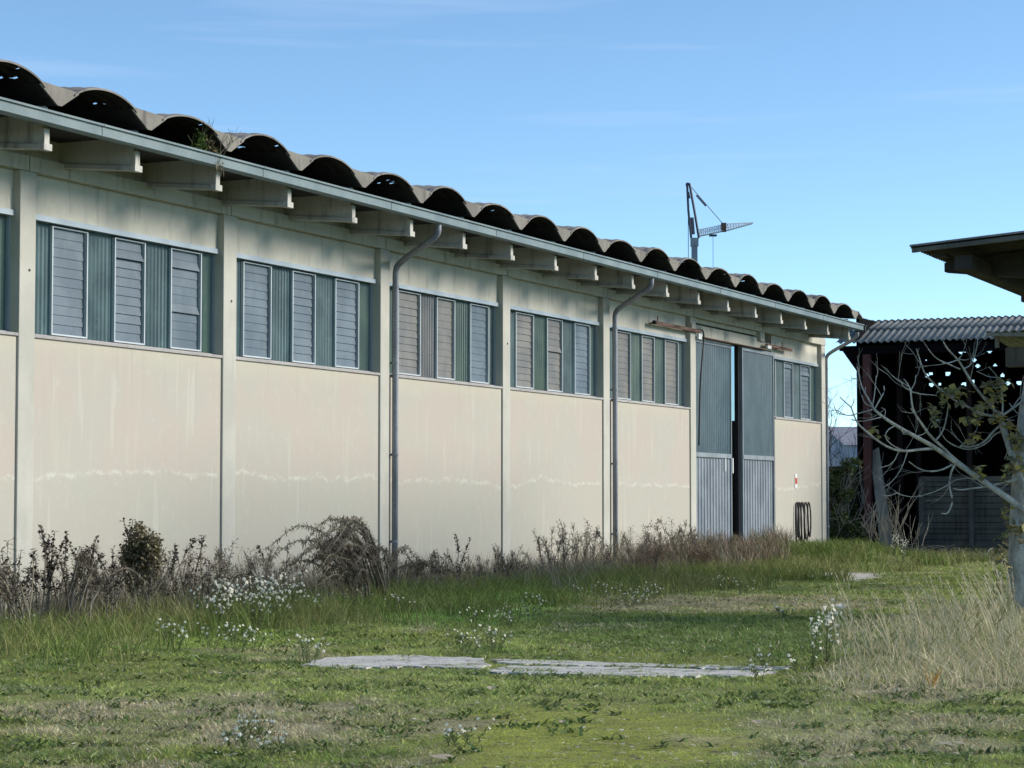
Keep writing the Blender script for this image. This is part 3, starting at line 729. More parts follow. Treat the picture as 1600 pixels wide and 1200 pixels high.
mb = MB(); mb.box(-.55, 11.3, 5.5, 5.7, 6.72, 7.02); mb.box(-.55, 11.3, 7.9, 8.1, 7.6, 7.9); B(mb, 'eaves_beam', M['shedwall'])
mb = MB(); mb.box(-1.1, -.5, 5.5, 5.7, 6.86, 7.02); mb.prism([(-.5, 6.15), (-1.0, 6.86), (-.5, 6.86)], 1, 5.52, 5.68); B(mb, 'eaves_bracket', M['shedwall'])
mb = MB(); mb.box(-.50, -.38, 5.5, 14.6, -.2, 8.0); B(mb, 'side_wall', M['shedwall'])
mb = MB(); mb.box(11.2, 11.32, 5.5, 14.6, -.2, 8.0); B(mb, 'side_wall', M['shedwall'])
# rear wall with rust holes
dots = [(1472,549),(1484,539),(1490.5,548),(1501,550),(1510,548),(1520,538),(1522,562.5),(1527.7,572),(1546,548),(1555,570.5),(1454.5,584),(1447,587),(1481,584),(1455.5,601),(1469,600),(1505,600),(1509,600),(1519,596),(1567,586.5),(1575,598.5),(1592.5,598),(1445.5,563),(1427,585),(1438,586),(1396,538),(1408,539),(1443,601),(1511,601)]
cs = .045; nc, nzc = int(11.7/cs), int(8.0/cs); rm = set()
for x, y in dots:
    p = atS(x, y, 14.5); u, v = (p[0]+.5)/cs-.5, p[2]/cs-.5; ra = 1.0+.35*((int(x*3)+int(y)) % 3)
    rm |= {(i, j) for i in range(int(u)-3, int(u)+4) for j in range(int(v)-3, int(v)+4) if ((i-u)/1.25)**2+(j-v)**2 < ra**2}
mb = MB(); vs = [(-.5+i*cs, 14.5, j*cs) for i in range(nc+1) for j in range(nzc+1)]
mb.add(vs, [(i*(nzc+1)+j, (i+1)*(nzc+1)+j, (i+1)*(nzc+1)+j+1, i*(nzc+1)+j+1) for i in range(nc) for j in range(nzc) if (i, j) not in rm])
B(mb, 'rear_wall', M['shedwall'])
a = atS(1350, 700, 5.6)[0]; b = atS(1362, 700, 5.6)[0]
mb = MB(); mb.box(a, b, 5.5, 5.74, -.2, 6.72); mb.box(a-.05, b+.05, 5.45, 5.79, -.2, .12); B(mb, 'post', M['red'], bevel=.01)
for x, s in ((1407, 9.0), (1436, 10.5), (1516, 9)):
    n = atS(x, 760, s)[0]; mb = MB(); mb.box(n-.09, n+.09, s-.09, s+.09, -.2, 7.6); B(mb, 'post', M['shaded_post'])
# low timber wall stacked inside
n0 = atS(1438, 800, 7.2)[0]; z1 = atS(1438, 752, 7.2)[2]
mb = MB(); z = .0; rr = random.Random(3); k = 0
while z < z1:
    hh_ = rr.uniform(.16, .24); n = n0
    while n < 11.1:
        ln_ = rr.uniform(3.6, 5.2); mb.box(n, min(n+ln_-.03, 11.15), 7.2+rr.uniform(0, .05), 7.3, z, z+hh_-.02); n += ln_
    z += hh_
B(mb, 'timber_wall', M['timber'])
for x in (1440, 1518, 1590):
    n = atS(x, 800, 7.1)[0]; mb = MB(); mb.box(n-.08, n+.08, 7.03, 7.19, -.2, z1+.12); B(mb, 'timber_post', M['timber'])
# leaning slab
p1, p2 = atS(1368, 706, 5.9), atS(1388, 862, 4.9)
ls = empty('leaning_plank', W(p2[0], 4.9, 0), RZ, 'long grey weathered plank leaning beside the red shed post', 'plank')
mb = MB(); w = .22; dn, dz = p1[0]-p2[0], p1[2]
mb.hexa([(-w, -.05, -.1), (w, -.05, -.1), (w, .05, -.1), (-w, .05, -.1)], [(dn-w*.8, 1.0-.05, dz), (dn+w*.5, 1.0-.05, dz+.15), (dn+w*.5, 1.05, dz+.15), (dn-w*.8, 1.05, dz)])
M['plank'] = concrete('grey_plank', (.20, .195, .175), (.28, .27, .24), (.1, .1, .09), streak=.8)
mb.build('plank', M['plank'], ls)

# ---- open barn roof reaching in from the right
br = empty('barn', W(14.2, -29.3, 0), RZ, 'dark underside of an open barn roof jutting in from the right edge', 'barn')
B = shifted(br, 14.2, -29.3)
def zb(n): return 6.06+.075*(n-10.87)
mb = MB(); pitch = .177; s0, s1 = -31.4, -16.; m = int((s1-s0)/pitch*6); vs = []
for n in (10.87, 12.9, 15., 17.5):
    for i in range(m+1): s = s0+(s1-s0)*i/m; vs.append((n, s, zb(n)+.026*math.sin(2*math.pi*(s-s0)/pitch)))
k = m+1; fs = [(r*k+i, r*k+i+1, (r+1)*k+i+1, (r+1)*k+i) for r in range(3) for i in range(m)]; o_ = len(vs)
vs += [(a, b, c-.016) for a, b, c in vs]; fs += [(o_+a, o_+d, o_+c, o_+b) for a, b, c, d in fs[:]]+[(i, o_+i, o_+i+1, i+1) for i in range(m)]+[(r*k, (r+1)*k, o_+(r+1)*k, o_+r*k) for r in range(3)]
mb.add(vs, fs); o = B(mb, 'roof_sheet', M['sheet']); o.data.materials.append(M['under_shade'])
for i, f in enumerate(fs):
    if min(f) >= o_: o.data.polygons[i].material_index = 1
mb = MB(); mb.box(10.95, 17.5, -31.38, -31.30, 5.86, 5.93)
mb = MB(); mb.hexa([(10.9, -31.36, 5.95), (10.9, -31.28, 5.95), (10.9, -31.28, 6.02), (10.9, -31.36, 6.02)], [(17.5, -31.36, zb(17.5)-.13), (17.5, -31.28, zb(17.5)-.13), (17.5, -31.28, zb(17.5)-.04), (17.5, -31.36, zb(17.5)-.04)]); B(mb, 'verge_board', M['timber'])
for s in (-29.25, -22.7, -17.):
    mb = MB()
    mb.hexa([(10.98, s-.12, 5.80), (10.98, s+.12, 5.80), (10.98, s+.12, 5.96), (10.98, s-.12, 5.96)], [(14.0, s-.12, 5.45), (14.0, s+.12, 5.45), (14.0, s+.12, 6.22), (14.0, s-.12, 6.22)])
    B(mb, 'roof_beam', M['under_shade'])
    mb = MB(); mb.box(13.95, 14.4, s-.2, s+.2, -.2, 5.45); B(mb, 'column', M['column'], bevel=.01)
mb = MB(); mb.box(11.55, 11.85, -31.0, -16, 5.66, 5.9); mb.box(12.9, 13.1, -31.2, -16, 5.8, 6.1); B(mb, 'purlin', M['under_shade'])
mb = MB(); mb.box(11.15, 11.4, -30.9, -30.6, 5.9, 5.96); B(mb, 'purlin', M['under_shade'])

# ---- low canopy behind the fig tree
p = L(atY(1541, 518, 46)); lc = empty('low_canopy', W(p[0]+2.2, p[1], 0), RZ, 'low sheet roofed canopy on a concrete beam beside the fig tree at right', 'canopy')
B = shifted(lc, p[0]+2.2, p[1]); n, s, z = p
mb = MB(); corr(mb, n, n+4.5, [(s, z+.0), (s+3.2, z-.25)], .177, .02)
mb.hexa([(n, s-.02, z-.09), (n+4.5, s-.02, z-.30), (n+4.5, s+.06, z-.30), (n, s+.06, z-.09)], [(n, s-.02, z-.03), (n+4.5, s-.02, z-.1), (n+4.5, s+.06, z-.1), (n, s+.06, z-.03)])
B(mb, 'roof_sheet', M['shedroof'])
mb = MB(); mb.box(n+.32, n+4.5, s+.3, s+.6, z-.72, z-.32); B(mb, 'beam', M['timber'], bevel=.01)
mb = MB(); mb.box(n+.12, n+.2, s+.25, s+.34, z-.32, z-.06); B(mb, 'strut', M['vbeam'])
mb = MB(); mb.box(n+.55, n+4.5, s+.9, s+1.1, z-1.05, z-.87); B(mb, 'tie_beam', M['red'])
mb = MB(); mb.box(n+2.3, n+2.6, s+.3, s+.6, -.2, z-.72); B(mb, 'post', M['column'])

# ---- far building, hedge, crane
p = atY(1300, 718, 170); fb = empty('distant_building', (p[0], 170, 0), .12, 'pale distant warehouse seen through the gap beyond the hedge', 'building')
M['far'] = metal('pale_cladding', lin((150, 156, 172)), lin((166, 170, 184)), .6)
M['farroof'] = metal('pale_roof', lin((128, 128, 138)), lin((146, 144, 150)), .6)
mb = MB(); mb.box(0, 20, 0, 12, -.3, 6.0); mb.build('wall', M['far'], fb)
mb = MB(); mb.prism([(-.3, 6.0), (6, 7.6), (12.3, 6.0)], 0, .9, 20); mb.build('roof', M['farroof'], fb)
mb = MB(); rr = random.Random(9)
def leafcloud(mb, c, r, n, cols, size, flat=1., rr=random):
    for _ in range(n):
        d = Vector((rr.gauss(0, 1), rr.gauss(0, 1), rr.gauss(0, 1))).normalized(); k = rr.random()**.45
        p = Vector(c)+Vector((d.x*r[0], d.y*r[1], d.z*r[2]))*k
        dd = Vector((rr.uniform(-1, 1), rr.uniform(-1, 1), rr.uniform(-1, .6)))
        l = size*rr.uniform(.6, 1.3); cc = rr.choice(cols); f = rr.uniform(.75, 1.25)
        mb.leaf(p, dd, l*.32*flat, l, (cc[0]*f, cc[1]*f, cc[2]*f))
DG = [(.035, .055, .022), (.045, .07, .028), (.065, .09, .036)]
hg = empty('hedge', atY(1315, 850, 92)[:2]+(0,), 0, 'tall dark evergreen hedge closing the gap behind the corner shrub', 'hedge')
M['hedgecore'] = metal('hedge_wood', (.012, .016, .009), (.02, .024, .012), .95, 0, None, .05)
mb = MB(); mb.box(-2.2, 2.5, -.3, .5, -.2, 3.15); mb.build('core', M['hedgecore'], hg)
mb = MB()
for i in range(26): leafcloud(mb, (rr.uniform(-2.3, 2.6), rr.uniform(-.6, .3), rr.uniform(.2, 3.1)), (.5, .4, .35), 60, DG, .16, rr=rr)
mb.build('foliage', M['leaf'], hg)

cr = empty('tower_crane', atY(1085, 760, 300)[:2]+(0,), 0, 'tower crane with pale lattice jib standing far behind the vaulted roof', 'crane')
cx = cr.location.x
def CP(x, y, dy=0.): q = atY(x, y, 300+dy); k = 300/(300+dy); return (q[0]-cx, dy, q[2]) if dy == 0 else ((atY(x, y, 300)[0]-cx), dy, atY(x, y, 300)[2])
M['crane'] = metal('crane_grey', lin((122, 130, 142)), lin((150, 156, 164)), .5)
M['cranedark'] = metal('crane_dark', lin((52, 60, 78)), lin((66, 74, 92)), .5)
M['cranelight'] = metal('crane_pale', (.85, .87, .9), (.9, .92, .94), .5)
mb = MB(); a, b = CP(1080.5, 385), CP(1089.5, 385); mb.box(a[0], b[0], -.4, .4, 0, CP(1085, 385)[2]); a, b = CP(1079, 372), CP(1091, 372); mb.box(a[0], b[0], -.5, .5, CP(1085, 385)[2], a[2]); mb.build('mast', M['crane'], cr)
mb = MB()
for dy in (-.5, .5):
    mb.tube([CP(1080, 372, dy), CP(1075.5, 330, dy), CP(1073.5, 288, dy)], .12, k=5); mb.tube([CP(1092, 372, dy), CP(1086, 335, dy), CP(1077.5, 288, dy)], .12, k=5)
    mb.tube([CP(1073.5, 288, dy), CP(1077.5, 288, dy)], .14, k=5)
mb.tube([CP(1073.5, 288, -.5), CP(1073.5, 288, .5)], .2, k=5); mb.tube([CP(1075, 300, 0), CP(1077, 310, 0)], .2, k=5)
mb.tube([CP(1081, 340), CP(1083, 366)], .28, k=6); mb.build('tower_head', M['cranedark'], cr)
mb = MB(); mb.tube([CP(1078, 290), CP(1129, 349)], .05, k=4); mb.tube([CP(1088, 305), CP(1103, 322)], .13, k=5); mb.build('tie_rod', M['cranedark'], cr)
mb = MB(); mb.tube([CP(1075, 300), CP(1075.5, 372), CP(1075.5, 470)], .05, k=4); mb.build('back_cable', M['cranedark'], cr)
def lattice(P, Q, h0, h1, wd, nb, mat, name):
    mb = MB(); P = Vector(P); Q = Vector(Q)
    def fr(t): c = P.lerp(Q, t); h_ = h0+(h1-h0)*t; return [c+Vector((0, -wd, 0)), c+Vector((0, wd, 0)), c+Vector((0, 0, h_))]
    pr = fr(0)
    for i in range(1, nb+1):
        cu = fr(i/nb)
        for j in range(3): mb.tube([pr[j], cu[j]], .07, k=4); mb.tube([pr[j], cu[(j+1) % 3]], .045, k=3)
        for j in range(3): mb.tube([cu[j], cu[(j+1) % 3]], .045, k=3)
        pr = cu
    return mb.build(name, mat, cr)
lattice(CP(1092, 369), CP(1130, 361), .85, .85, .45, 11, M['cranelight'], 'jib')
lattice(CP(1133, 361), CP(1176, 349), .95, .12, .45, 10, M['cranelight'], 'jib')
mb = MB(); a = CP(1128, 362); mb.box(a[0]-.1, a[0]+.55, -.5, .5, a[2], a[2]+1.15); mb.build('jib_joint', M['rust'], cr)
mb = MB(); a = CP(1114, 368); mb.box(a[0]-.5, a[0]+.5, -.4, .4, a[2]-.1, a[2]+.12); mb.tube([(a[0], 0, a[2]), (a[0], 0, a[2]-12)], .035, k=4); mb.build('hook_trolley', M['cranedark'], cr)

# ================================================================== trees and plants
# ---- random branching twigs
def twiggy(mb, p, d, l, r, depth, rr, spread=.55, col=None, k=4, up=.12):
    pts = [Vector(p)]; q = Vector(p); d = Vector(d).normalized(); n = 4
    for i in range(n):
        d = (d+Vector((rr.gauss(0, .13), rr.gauss(0, .13), rr.gauss(0, .10)+up*.3))).normalized(); q = q+d*l/n; pts.append(q.copy())
    mb.tube(pts, r, r*.55, k=k, col=col, cap=False)
    if depth > 0:
        for i in range(rr.choice([2, 3, 3])):
            t_ = rr.uniform(.35, 1.); b = pts[min(n, int(t_*n)+1)]
            dd = (d+Vector((rr.gauss(0, spread), rr.gauss(0, spread), rr.gauss(0, spread*.7)+up))).normalized()
            twiggy(mb, b, dd, l*rr.uniform(.5, .75), r*.55, depth-1, rr, spread, col, k, up)
# ---- fig tree
ft_base = ground(1604, 966); YF = ft_base[1]
ft = empty('fig_tree', (ft_base[0], ft_base[1], 0), 0, 'bare pale fig tree at the right edge with few yellowing leaves', 'tree')
def FP(x, y, dy=0.): q = atY(x, y, YF+dy); return Vector((q[0]-ft_base[0], q[1]-ft_base[1], q[2]))
t = NT('fig_bark', .85, .2); n1 = t.noise((1, 1, .35), 6, 5, .7); n2 = t.noise((1, 1, 1), 30, 3)
c = t.mix(t.ramp(n1, .38, .62), (.29, .28, .25), (.52, .50, .44)); c = t.mix(t.math('MULTIPLY', t.ramp(n2, .55, .7), .4), c, (.11, .11, .10)); t.base(c); t.bump(n1, .6, .03); M['bark'] = t.m
mb = MB(); tp = smooth_path([FP(1604, 980), FP(1603, 900), FP(1604, 800, .1), FP(1607, 720, .1), FP(1613, 650, .2), FP(1624, 580, .3), FP(1640, 480, .5)], 2)
mb.tube(tp, .285, .17, k=16); mb.tube([FP(1590, 975, -.12), FP(1588, 880, -.10), FP(1590, 790, -.05)], .07, .05, k=8); mb.build('trunk', M['bark'], ft, smooth=True)
BR = [ # (points, r0, r1)
 ([(1612,806),(1572,776),(1545,758),(1516,738),(1490,720),(1458,697),(1430,682),(1400,665),(1380,652),(1366,640)], .065, .022),
 ([(1366,640),(1358,625),(1350,612),(1345,600),(1341,580),(1339,572)], .018, .008),
 ([(1362,636),(1350,629),(1347,618)], .010, .007), ([(1352,614),(1352,605)], .009, .006),
 ([(1366,640),(1376,622),(1382,612),(1381,603)], .014, .009), ([(1363,636),(1367,612),(1369,587)], .012, .008),
 ([(1363,640),(1345,645),(1325,650),(1316,646),(1306,640),(1295,643)], .011, .006),
 ([(1376,652),(1360,656),(1344,659),(1330,655)], .012, .006),
 ([(1458,701),(1440,702),(1418,705),(1400,704),(1380,695),(1360,680),(1342,664),(1338,658),(1333,645),(1330,636),(1320,628),(1312,620)], .026, .009),
 ([(1334,649),(1320,649),(1308,645),(1303,636)], .009, .005), ([(1330,636),(1334,629),(1335,623)], .009, .006), ([(1341,592),(1330,591)], .008, .006),
 ([(1516,736),(1490,716),(1472,698),(1452,680),(1440,662),(1430,648),(1425,635),(1423,612),(1420,602),(1412,592)], .032, .010),
 ([(1423,612),(1440,616),(1455,617),(1464,618)], .013, .010), ([(1423,610),(1430,598),(1431,586)], .010, .008), ([(1419,604),(1404,593)], .010, .007), ([(1411,600),(1400,592),(1393,586)], .012, .007), ([(1424,611),(1412,605),(1408,597)], .014,.01),
 ([(1440,664),(1430,648),(1423,638)], .012, .008),
 ([(1460,690),(1472,677),(1479,655),(1482,630)], .018, .011),
 ([(1492,726),(1485,740),(1483,760),(1489,782),(1483,800),(1477,803),(1471,802)], .022, .012),
 ([(1488,726),(1470,735),(1450,737),(1434,732),(1420,721)], .018, .010),
 ([(1612,746),(1575,752),(1545,760),(1520,763),(1500,766),(1489,763)], .024, .010), ([(1600,750),(1584,746),(1575,755),(1566,763)], .014, .008),
 ([(1563,652),(1540,625),(1520,600),(1505,575),(1497,562),(1480,545),(1474,534)], .030, .010),
 ([(1563,651),(1540,649),(1515,637),(1490,625),(1465,605),(1445,585),(1438,565),(1432,545)], .026, .010),
 ([(1536,649),(1522,645)], .016, .012),
 ([(1500,577),(1480,568),(1462,560),(1450,545)], .014, .007), ([(1505,577),(1518,570),(1525,550),(1528,530)], .013, .007), ([(1495,563),(1480,568),(1472,567)], .013, .01),
 ([(1497,562),(1502,556),(1504,553)], .010, .006), ([(1498,561),(1508,563),(1514,561)], .010, .005),
 ([(1566,650),(1567,630),(1565,610),(1560,590),(1545,573)], .018, .007), ([(1565,650),(1580,640),(1600,625),(1620,612)], .020, .024), ([(1566,655),(1585,657)], .012, .007),
 ([(1577,630),(1585,641),(1592,648),(1605,660)], .010, .01), ([(1560,590),(1545,589),(1530,582),(1526,580)], .010, .006), ([(1540,650),(1515,640),(1500,626),(1490,617)], .010, .006),
 ([(1566,664),(1573,685),(1579,705),(1586,728),(1596,752),(1608,775)], .062, .070), ([(1565,652),(1564,660),(1567,670)], .035, .06),
 ([(1564,664),(1550,676),(1541,688),(1530,695),(1515,699),(1500,697)], .022, .014), ([(1566,673),(1552,680),(1545,690),(1528,700),(1510,703),(1490,696),(1478,688),(1472,679)], .016, .008),
 ([(1418,705),(1410,730),(1395,752),(1380,762)], .009, .006), ([(1405,704),(1395,725),(1372,732)], .009, .006), ([(1545,752),(1500,745),(1470,765),(1430,778),(1402,772),(1398,766)], .010, .006),
 ([(1400,771),(1388,775),(1378,774)], .008, .006), ([(1500,697),(1515,685),(1525,672)], .006, .004),
 ([(1430,682),(1445,678),(1450,670)], .010, .006), ([(1400,664),(1386,672),(1382,684),(1396,698),(1420,706)], .012, .010), ([(1382,652),(1384,640),(1377,637)], .009, .006),
]
mb = MB(); rr = random.Random(11)
for pts, r0, r1 in BR:
    w0 = 0 if pts[0][0] > 1560 else (1600-pts[0][0])/600.; sgn = rr.uniform(-1, 1)
    P = []
    for i, (x, y) in enumerate(pts):
        dep = -.9*(1600-x)/300.+.25*math.sin(x*.02+y*.013)
        P.append(FP(x, y, dep))
    Q = smooth_path(P, 1); mb.tube(Q, r0*.82, r1*.72, k=7)
    for _ in range(1):
        i = rr.randint(len(Q)//3, len(Q)-2); dd = (Q[i+1]-Q[i]).normalized()
        twiggy(mb, Q[i], dd+Vector((rr.gauss(0, .7), rr.gauss(0, .5), rr.gauss(.2, .6))), rr.uniform(.15, .45), r1*.5, 1, rr, .5, None, 4, .15)
mb.build('branches', M['bark'], ft, smooth=True)
# crown beyond the frame
mb = MB(); mbL = MB()
top = tp[-1]
for i in range(26):
    a = rr.uniform(-1.2, 1.4); ln_ = rr.uniform(1.6, 3.2); st = tp[rr.randint(len(tp)//2, len(tp)-1)]
    e = st+Vector((math.cos(a)*ln_*.9+.6, math.sin(a)*ln_, rr.uniform(.1, 1.6)))
    m_ = st.lerp(e, .5)+Vector((0, 0, rr.uniform(-.1, .3)))
    mb.tube([st, m_, e], .05, .015, k=5)
    for _ in range(6):
        c_ = m_.lerp(e, rr.random())+Vector((rr.uniform(-.3, .5), rr.uniform(-.4, .4), rr.uniform(-.3, .4)))
        if c_.x+ft_base[0] > .2286*(c_.y+ft_base[1])+.95: leafcloud(mbL, c_, (.5, .5, .35), 30, [(.06, .09, .025), (.10, .11, .03), (.16, .14, .04)], .17, 1.3, rr)
mb.build('branches', M['bark'], ft, smooth=True)
LC = [(.30, .27, .12), (.20, .21, .11), (.42, .36, .12), (.17, .165, .10), (.27, .25, .18)]
for (x, y, rx, ry, n, sz) in [(1490,612,26,8,34,.10),(1462,640,8,14,12,.09),(1476,628,5,5,5,.12),(1520,655,16,8,18,.09),(1522,682,8,9,9,.11),(1556,620,10,14,22,.10),(1566,598,12,12,20,.09),
        (1538,634,14,7,9,.14),(1558,655,12,10,20,.10),(1577,668,8,8,8,.11),(1592,690,12,12,20,.15),(1530,735,6,18,12,.09),(1585,725,12,14,22,.10),(1572,740,8,20,22,.09),(1574,800,8,30,26,.09),(1590,830,10,14,24,.11),
        (1362,668,3,3,3,.13),(1378,681,3,3,3,.12),(1462,655,6,14,10,.07),(1502,625,10,10,12,.08),(1545,605,8,6,7,.12),(1565,880,14,30,30,.08),(1560,920,10,20,20,.08),(1565,845,10,14,14,.08)]:
    c_ = FP(x, y, -.5*(1600-x)/300.-.15)
    leafcloud(mbL, c_, (rx*YF/F, .25, ry*YF/F), int(n*1.5), LC, sz*1.1, 1.45, rr)
mbL.build('foliage', M['leaf'], ft)

bt = empty('bare_tree', atY(1312, 860, 84)[:2]+(0,), 0, 'small bare tangled tree in the gap between warehouse and shed', 'tree')
mb = MB(); rr = random.Random(21)
for i in range(7): twiggy(mb, (rr.uniform(-.9, .7), rr.uniform(-.4, .4), 0), (rr.uniform(-.3, .3), rr.uniform(-.2, .2), 1), rr.uniform(2.2, 3.2), .05, 4, rr, .5, (.05, .045, .045), 4, .1)
mb.build('branches', M['twig'], bt)
cs_ = empty('corner_shrub', atY(1318, 862, 72)[:2]+(0,), 0, 'dark green leafy shrub growing at the far warehouse corner', 'shrub')
mb = MB(); mbL = MB()
for i in range(18): twiggy(mb, (rr.uniform(-.5, .5), rr.uniform(-.4, .4), 0), (rr.uniform(-.6, .6), rr.uniform(-.3, .3), 1), rr.uniform(.9, 1.9), .022, 2, rr, .5, (.22, .21, .19), 4)
for i in range(30):
    z = rr.random()**1.2*2.9; leafcloud(mbL, (rr.uniform(-.55, .5), rr.uniform(-.4, .4), .15+z), (.30, .3, .22), 130, [(.06, .095, .035), (.09, .125, .05), (.17, .18, .08)], .13, 1.3, rr)
mb.build('branches', M['twig'], cs_); mbL.build('foliage', M['leaf'], cs_)
# pale suckers by the red post
rr = random.Random(31)
for i, (x, hgt) in enumerate([(1368, 1.5), (1378, 1.1), (1392, 1.7), (1402, 1.2), (1415, 1.3), (1428, 1.0)]):
    b = atY(x, 866, 68); o = empty('sucker_shoots', (b[0], b[1], 0), 0, 'pale bare shoots sprouting in front of the dark shed', 'shoots', 'pale bare shoots in front of the shed')
    mb = MB()
    for _ in range(6): twiggy(mb, (rr.uniform(-.2, .2), rr.uniform(-.2, .2), 0), (rr.uniform(-.25, .3), 0, 1), hgt*rr.uniform(.6, 1.), .014, 1, rr, .25, (.27, .25, .20), 4)
    mb.build('stems', M['twig'], o)
dp_ = empty('brushwood_pile', atY(1462, 868, 67)[:2]+(0,), 0, 'heap of dark cut branches on the grass before the timber wall', 'brushwood')
mb = MB()
for _ in range(60):
    a = rr.uniform(0, 6.28); l = rr.uniform(.5, 1.3); c_ = Vector((rr.gauss(0, .7), rr.gauss(0, .4), rr.uniform(.02, .35))); d = Vector((math.cos(a), math.sin(a)*.6, rr.uniform(-.1, .35)))
    mb.tube([c_-d*l/2, c_+Vector((0, 0, .05)), c_+d*l/2], rr.uniform(.01, .03), .008, k=4, col=rr.choice([(.05, .045, .04), (.09, .08, .065), (.24, .23, .21)]))
mb.build('branches', M['twig'], dp_)

# ---- weeds of the thicket: one of each kind, then copies
def link_copy(o, parent=None):
    c = o.copy(); sc.collection.objects.link(c); c.parent = parent
    for ch in o.children: link_copy(ch, c)
    return c
ST = [(.15, .13, .10), (.21, .18, .14), (.27, .23, .17)]
def headed_weed(seed, stems=3, hgt=1., head=(.055, .042, .035), hs_=.05, lean=.15, dens=1.):
    """upright dead weed with knobbly dark seed heads"""
    rr = random.Random(seed); r = empty('dead_weed'); mb = MB(); hb = MB()
    for _ in range(stems):
        col = rr.choice(ST); d = Vector((rr.uniform(-lean, lean), rr.uniform(-lean, lean), 1)); h_ = hgt*rr.uniform(.7, 1.)
        P = [Vector((rr.uniform(-.06, .06), rr.uniform(-.06, .06), -.03))]
        for i in range(5):
            d = (d+Vector((rr.gauss(0, .08), rr.gauss(0, .08), 0))).normalized(); P.append(P[-1]+d*h_/5)
        mb.tube(P, .009, .004, k=4, col=col, cap=False)
        tips = [(P[-1], d)]
        for _ in range(int(rr.randint(4, 8)*dens)):
            t_ = rr.uniform(.35, .97); i = int(t_*5); q_ = P[i].lerp(P[min(5, i+1)], t_*5-i); a = rr.uniform(0, 6.28)
            dd = Vector((math.cos(a)*.6, math.sin(a)*.6, rr.uniform(.5, 1))).normalized(); l = h_*rr.uniform(.08, .28)*(1.25-t_)
            e = q_+dd*l; mb.tube([q_, q_+dd*l*.5+Vector((0, 0, .01)), e], .005, .003, k=3, col=col, cap=False); tips.append((e, dd))
        for e, dd in tips:
            for _ in range(int(rr.randint(7, 14)*dens)):
                c_ = e-dd*rr.uniform(0, .14)*hgt+Vector((rr.gauss(0, .010), rr.gauss(0, .010), rr.gauss(0, .014)))
                f = rr.uniform(.6, 1.7); hb.leaf(c_, (rr.uniform(-1, 1), rr.uniform(-1, 1), rr.uniform(-.6, 1)), hs_*.28, hs_*rr.uniform(.5, 1), (head[0]*f, head[1]*f, head[2]*f))
    mb.build('stems', M['twig'], r); hb.build('seed_heads', M['leaf'], r); return r
def plume_weed(seed, stems=4, hgt=1.1, head=(.29, .245, .185), lean=.25, droop=.25, n=26, ll=.06):
    """nodding plume of fine leaflets"""
    rr = random.Random(seed); r = empty('dead_weed'); mb = MB(); hb = MB()
    for _ in range(stems):
        a = rr.uniform(0, 6.28); dx, dy = math.cos(a), math.sin(a); h_ = hgt*rr.uniform(.65, 1.); col = rr.choice(ST); P = []
        for i in range(9):
            t_ = i/8; P.append(Vector((dx*(lean*t_*t_*h_+.02), dy*(lean*t_*t_*h_+.02), h_*(t_-droop*t_**4)-.03)))
        mb.tube(P, .008, .003, k=4, col=col, cap=False)
        for _ in range(n):
            t_ = rr.uniform(.45, 1.); i = min(7, int(t_*8)); q_ = P[i].lerp(P[i+1], t_*8-i)
            f = rr.uniform(.6, 1.3); dd = Vector((rr.uniform(-1, 1), rr.uniform(-1, 1), rr.uniform(-.3, 1.2))).normalized(); l = ll*rr.uniform(.6, 1.6)
            mb.tube([q_, q_+dd*l], .003, .002, k=3, col=col, cap=False)
            for _ in range(3): hb.leaf(q_+dd*l*rr.uniform(.5, 1), dd+Vector((0, 0, rr.uniform(-1, .5))), .007, ll*rr.uniform(.5, .9), (head[0]*f, head[1]*f, head[2]*f))
    mb.build('stems', M['twig'], r); hb.build('plumes', M['leaf'], r); return r
def arch_shrub(seed, reach, hgt, n=14, dens=1., lcol=((.11, .09, .075), (.18, .155, .12), (.25, .22, .16))):
    """arching stems that all bow to one side, hung with dead feathery leaves. local x = bow direction"""
    rr = random.Random(seed); r = empty('arching_shrub'); mb = MB(); hb = MB()
    for k in range(n):
        re = reach*rr.uniform(.35, 1.05); h_ = hgt*rr.uniform(.6, 1.); y0 = rr.uniform(-.25, .25); yy = rr.uniform(-.5, .5); P = []
        for i in range(13):
            t_ = i/12; P.append(Vector((re*(t_**1.4)+rr.gauss(0, .012)+rr.uniform(-.02, .02), y0+yy*t_, h_*math.sin(min(1., t_*1.12)*math.pi*.62)/1.0*(1-.22*max(0, t_-.8)/.2))))
        mb.tube(P, .017, .005, k=5, col=rr.choice(ST), cap=False)
        for _ in range(int(210*dens)):
            t_ = rr.uniform(.3, 1.); i = min(11, int(t_*12)); q_ = P[i].lerp(P[i+1], t_*12-i)
            dd = Vector((rr.uniform(-.6, 1.), rr.uniform(-1, 1), rr.uniform(-1.1, .8))).normalized(); c_ = rr.choice(lcol); f = rr.uniform(.5, 1.5)
            hb.leaf(q_, dd, .008, rr.uniform(.04, .12), (c_[0]*f, c_[1]*f, c_[2]*f), .1)
    mb.build('stems', M['twig'], r); hb.build('leaves', M['leaf'], r); return r
def put(o, x, ytop, n, H0, label, cat='weed', group=None, rz=None, dx=0.):
    """stand a plant at distance n from the wall so that its top reaches the given picture point"""
    s, z = wall(x, ytop, n); p = W(n, s, 0); g_ = float(gz([p[0]], [p[1]])[0])
    o.location = (p[0], p[1], g_); k = max(.2, (z-g_)/H0); o.scale = (k, k, k); o.rotation_euler = (0, 0, random.uniform(0, 6.28) if rz is None else rz)
    return tag(o, label, cat, group)
HW = [headed_weed(40+i, stems=[3, 2, 4, 2][i], lean=[.2, .3, .15, .35][i]) for i in range(4)]
used = set()
def cpy(lst, i):
    o = lst[i % len(lst)]
    if o.name in used: return link_copy(o)
    used.add(o.name); return o
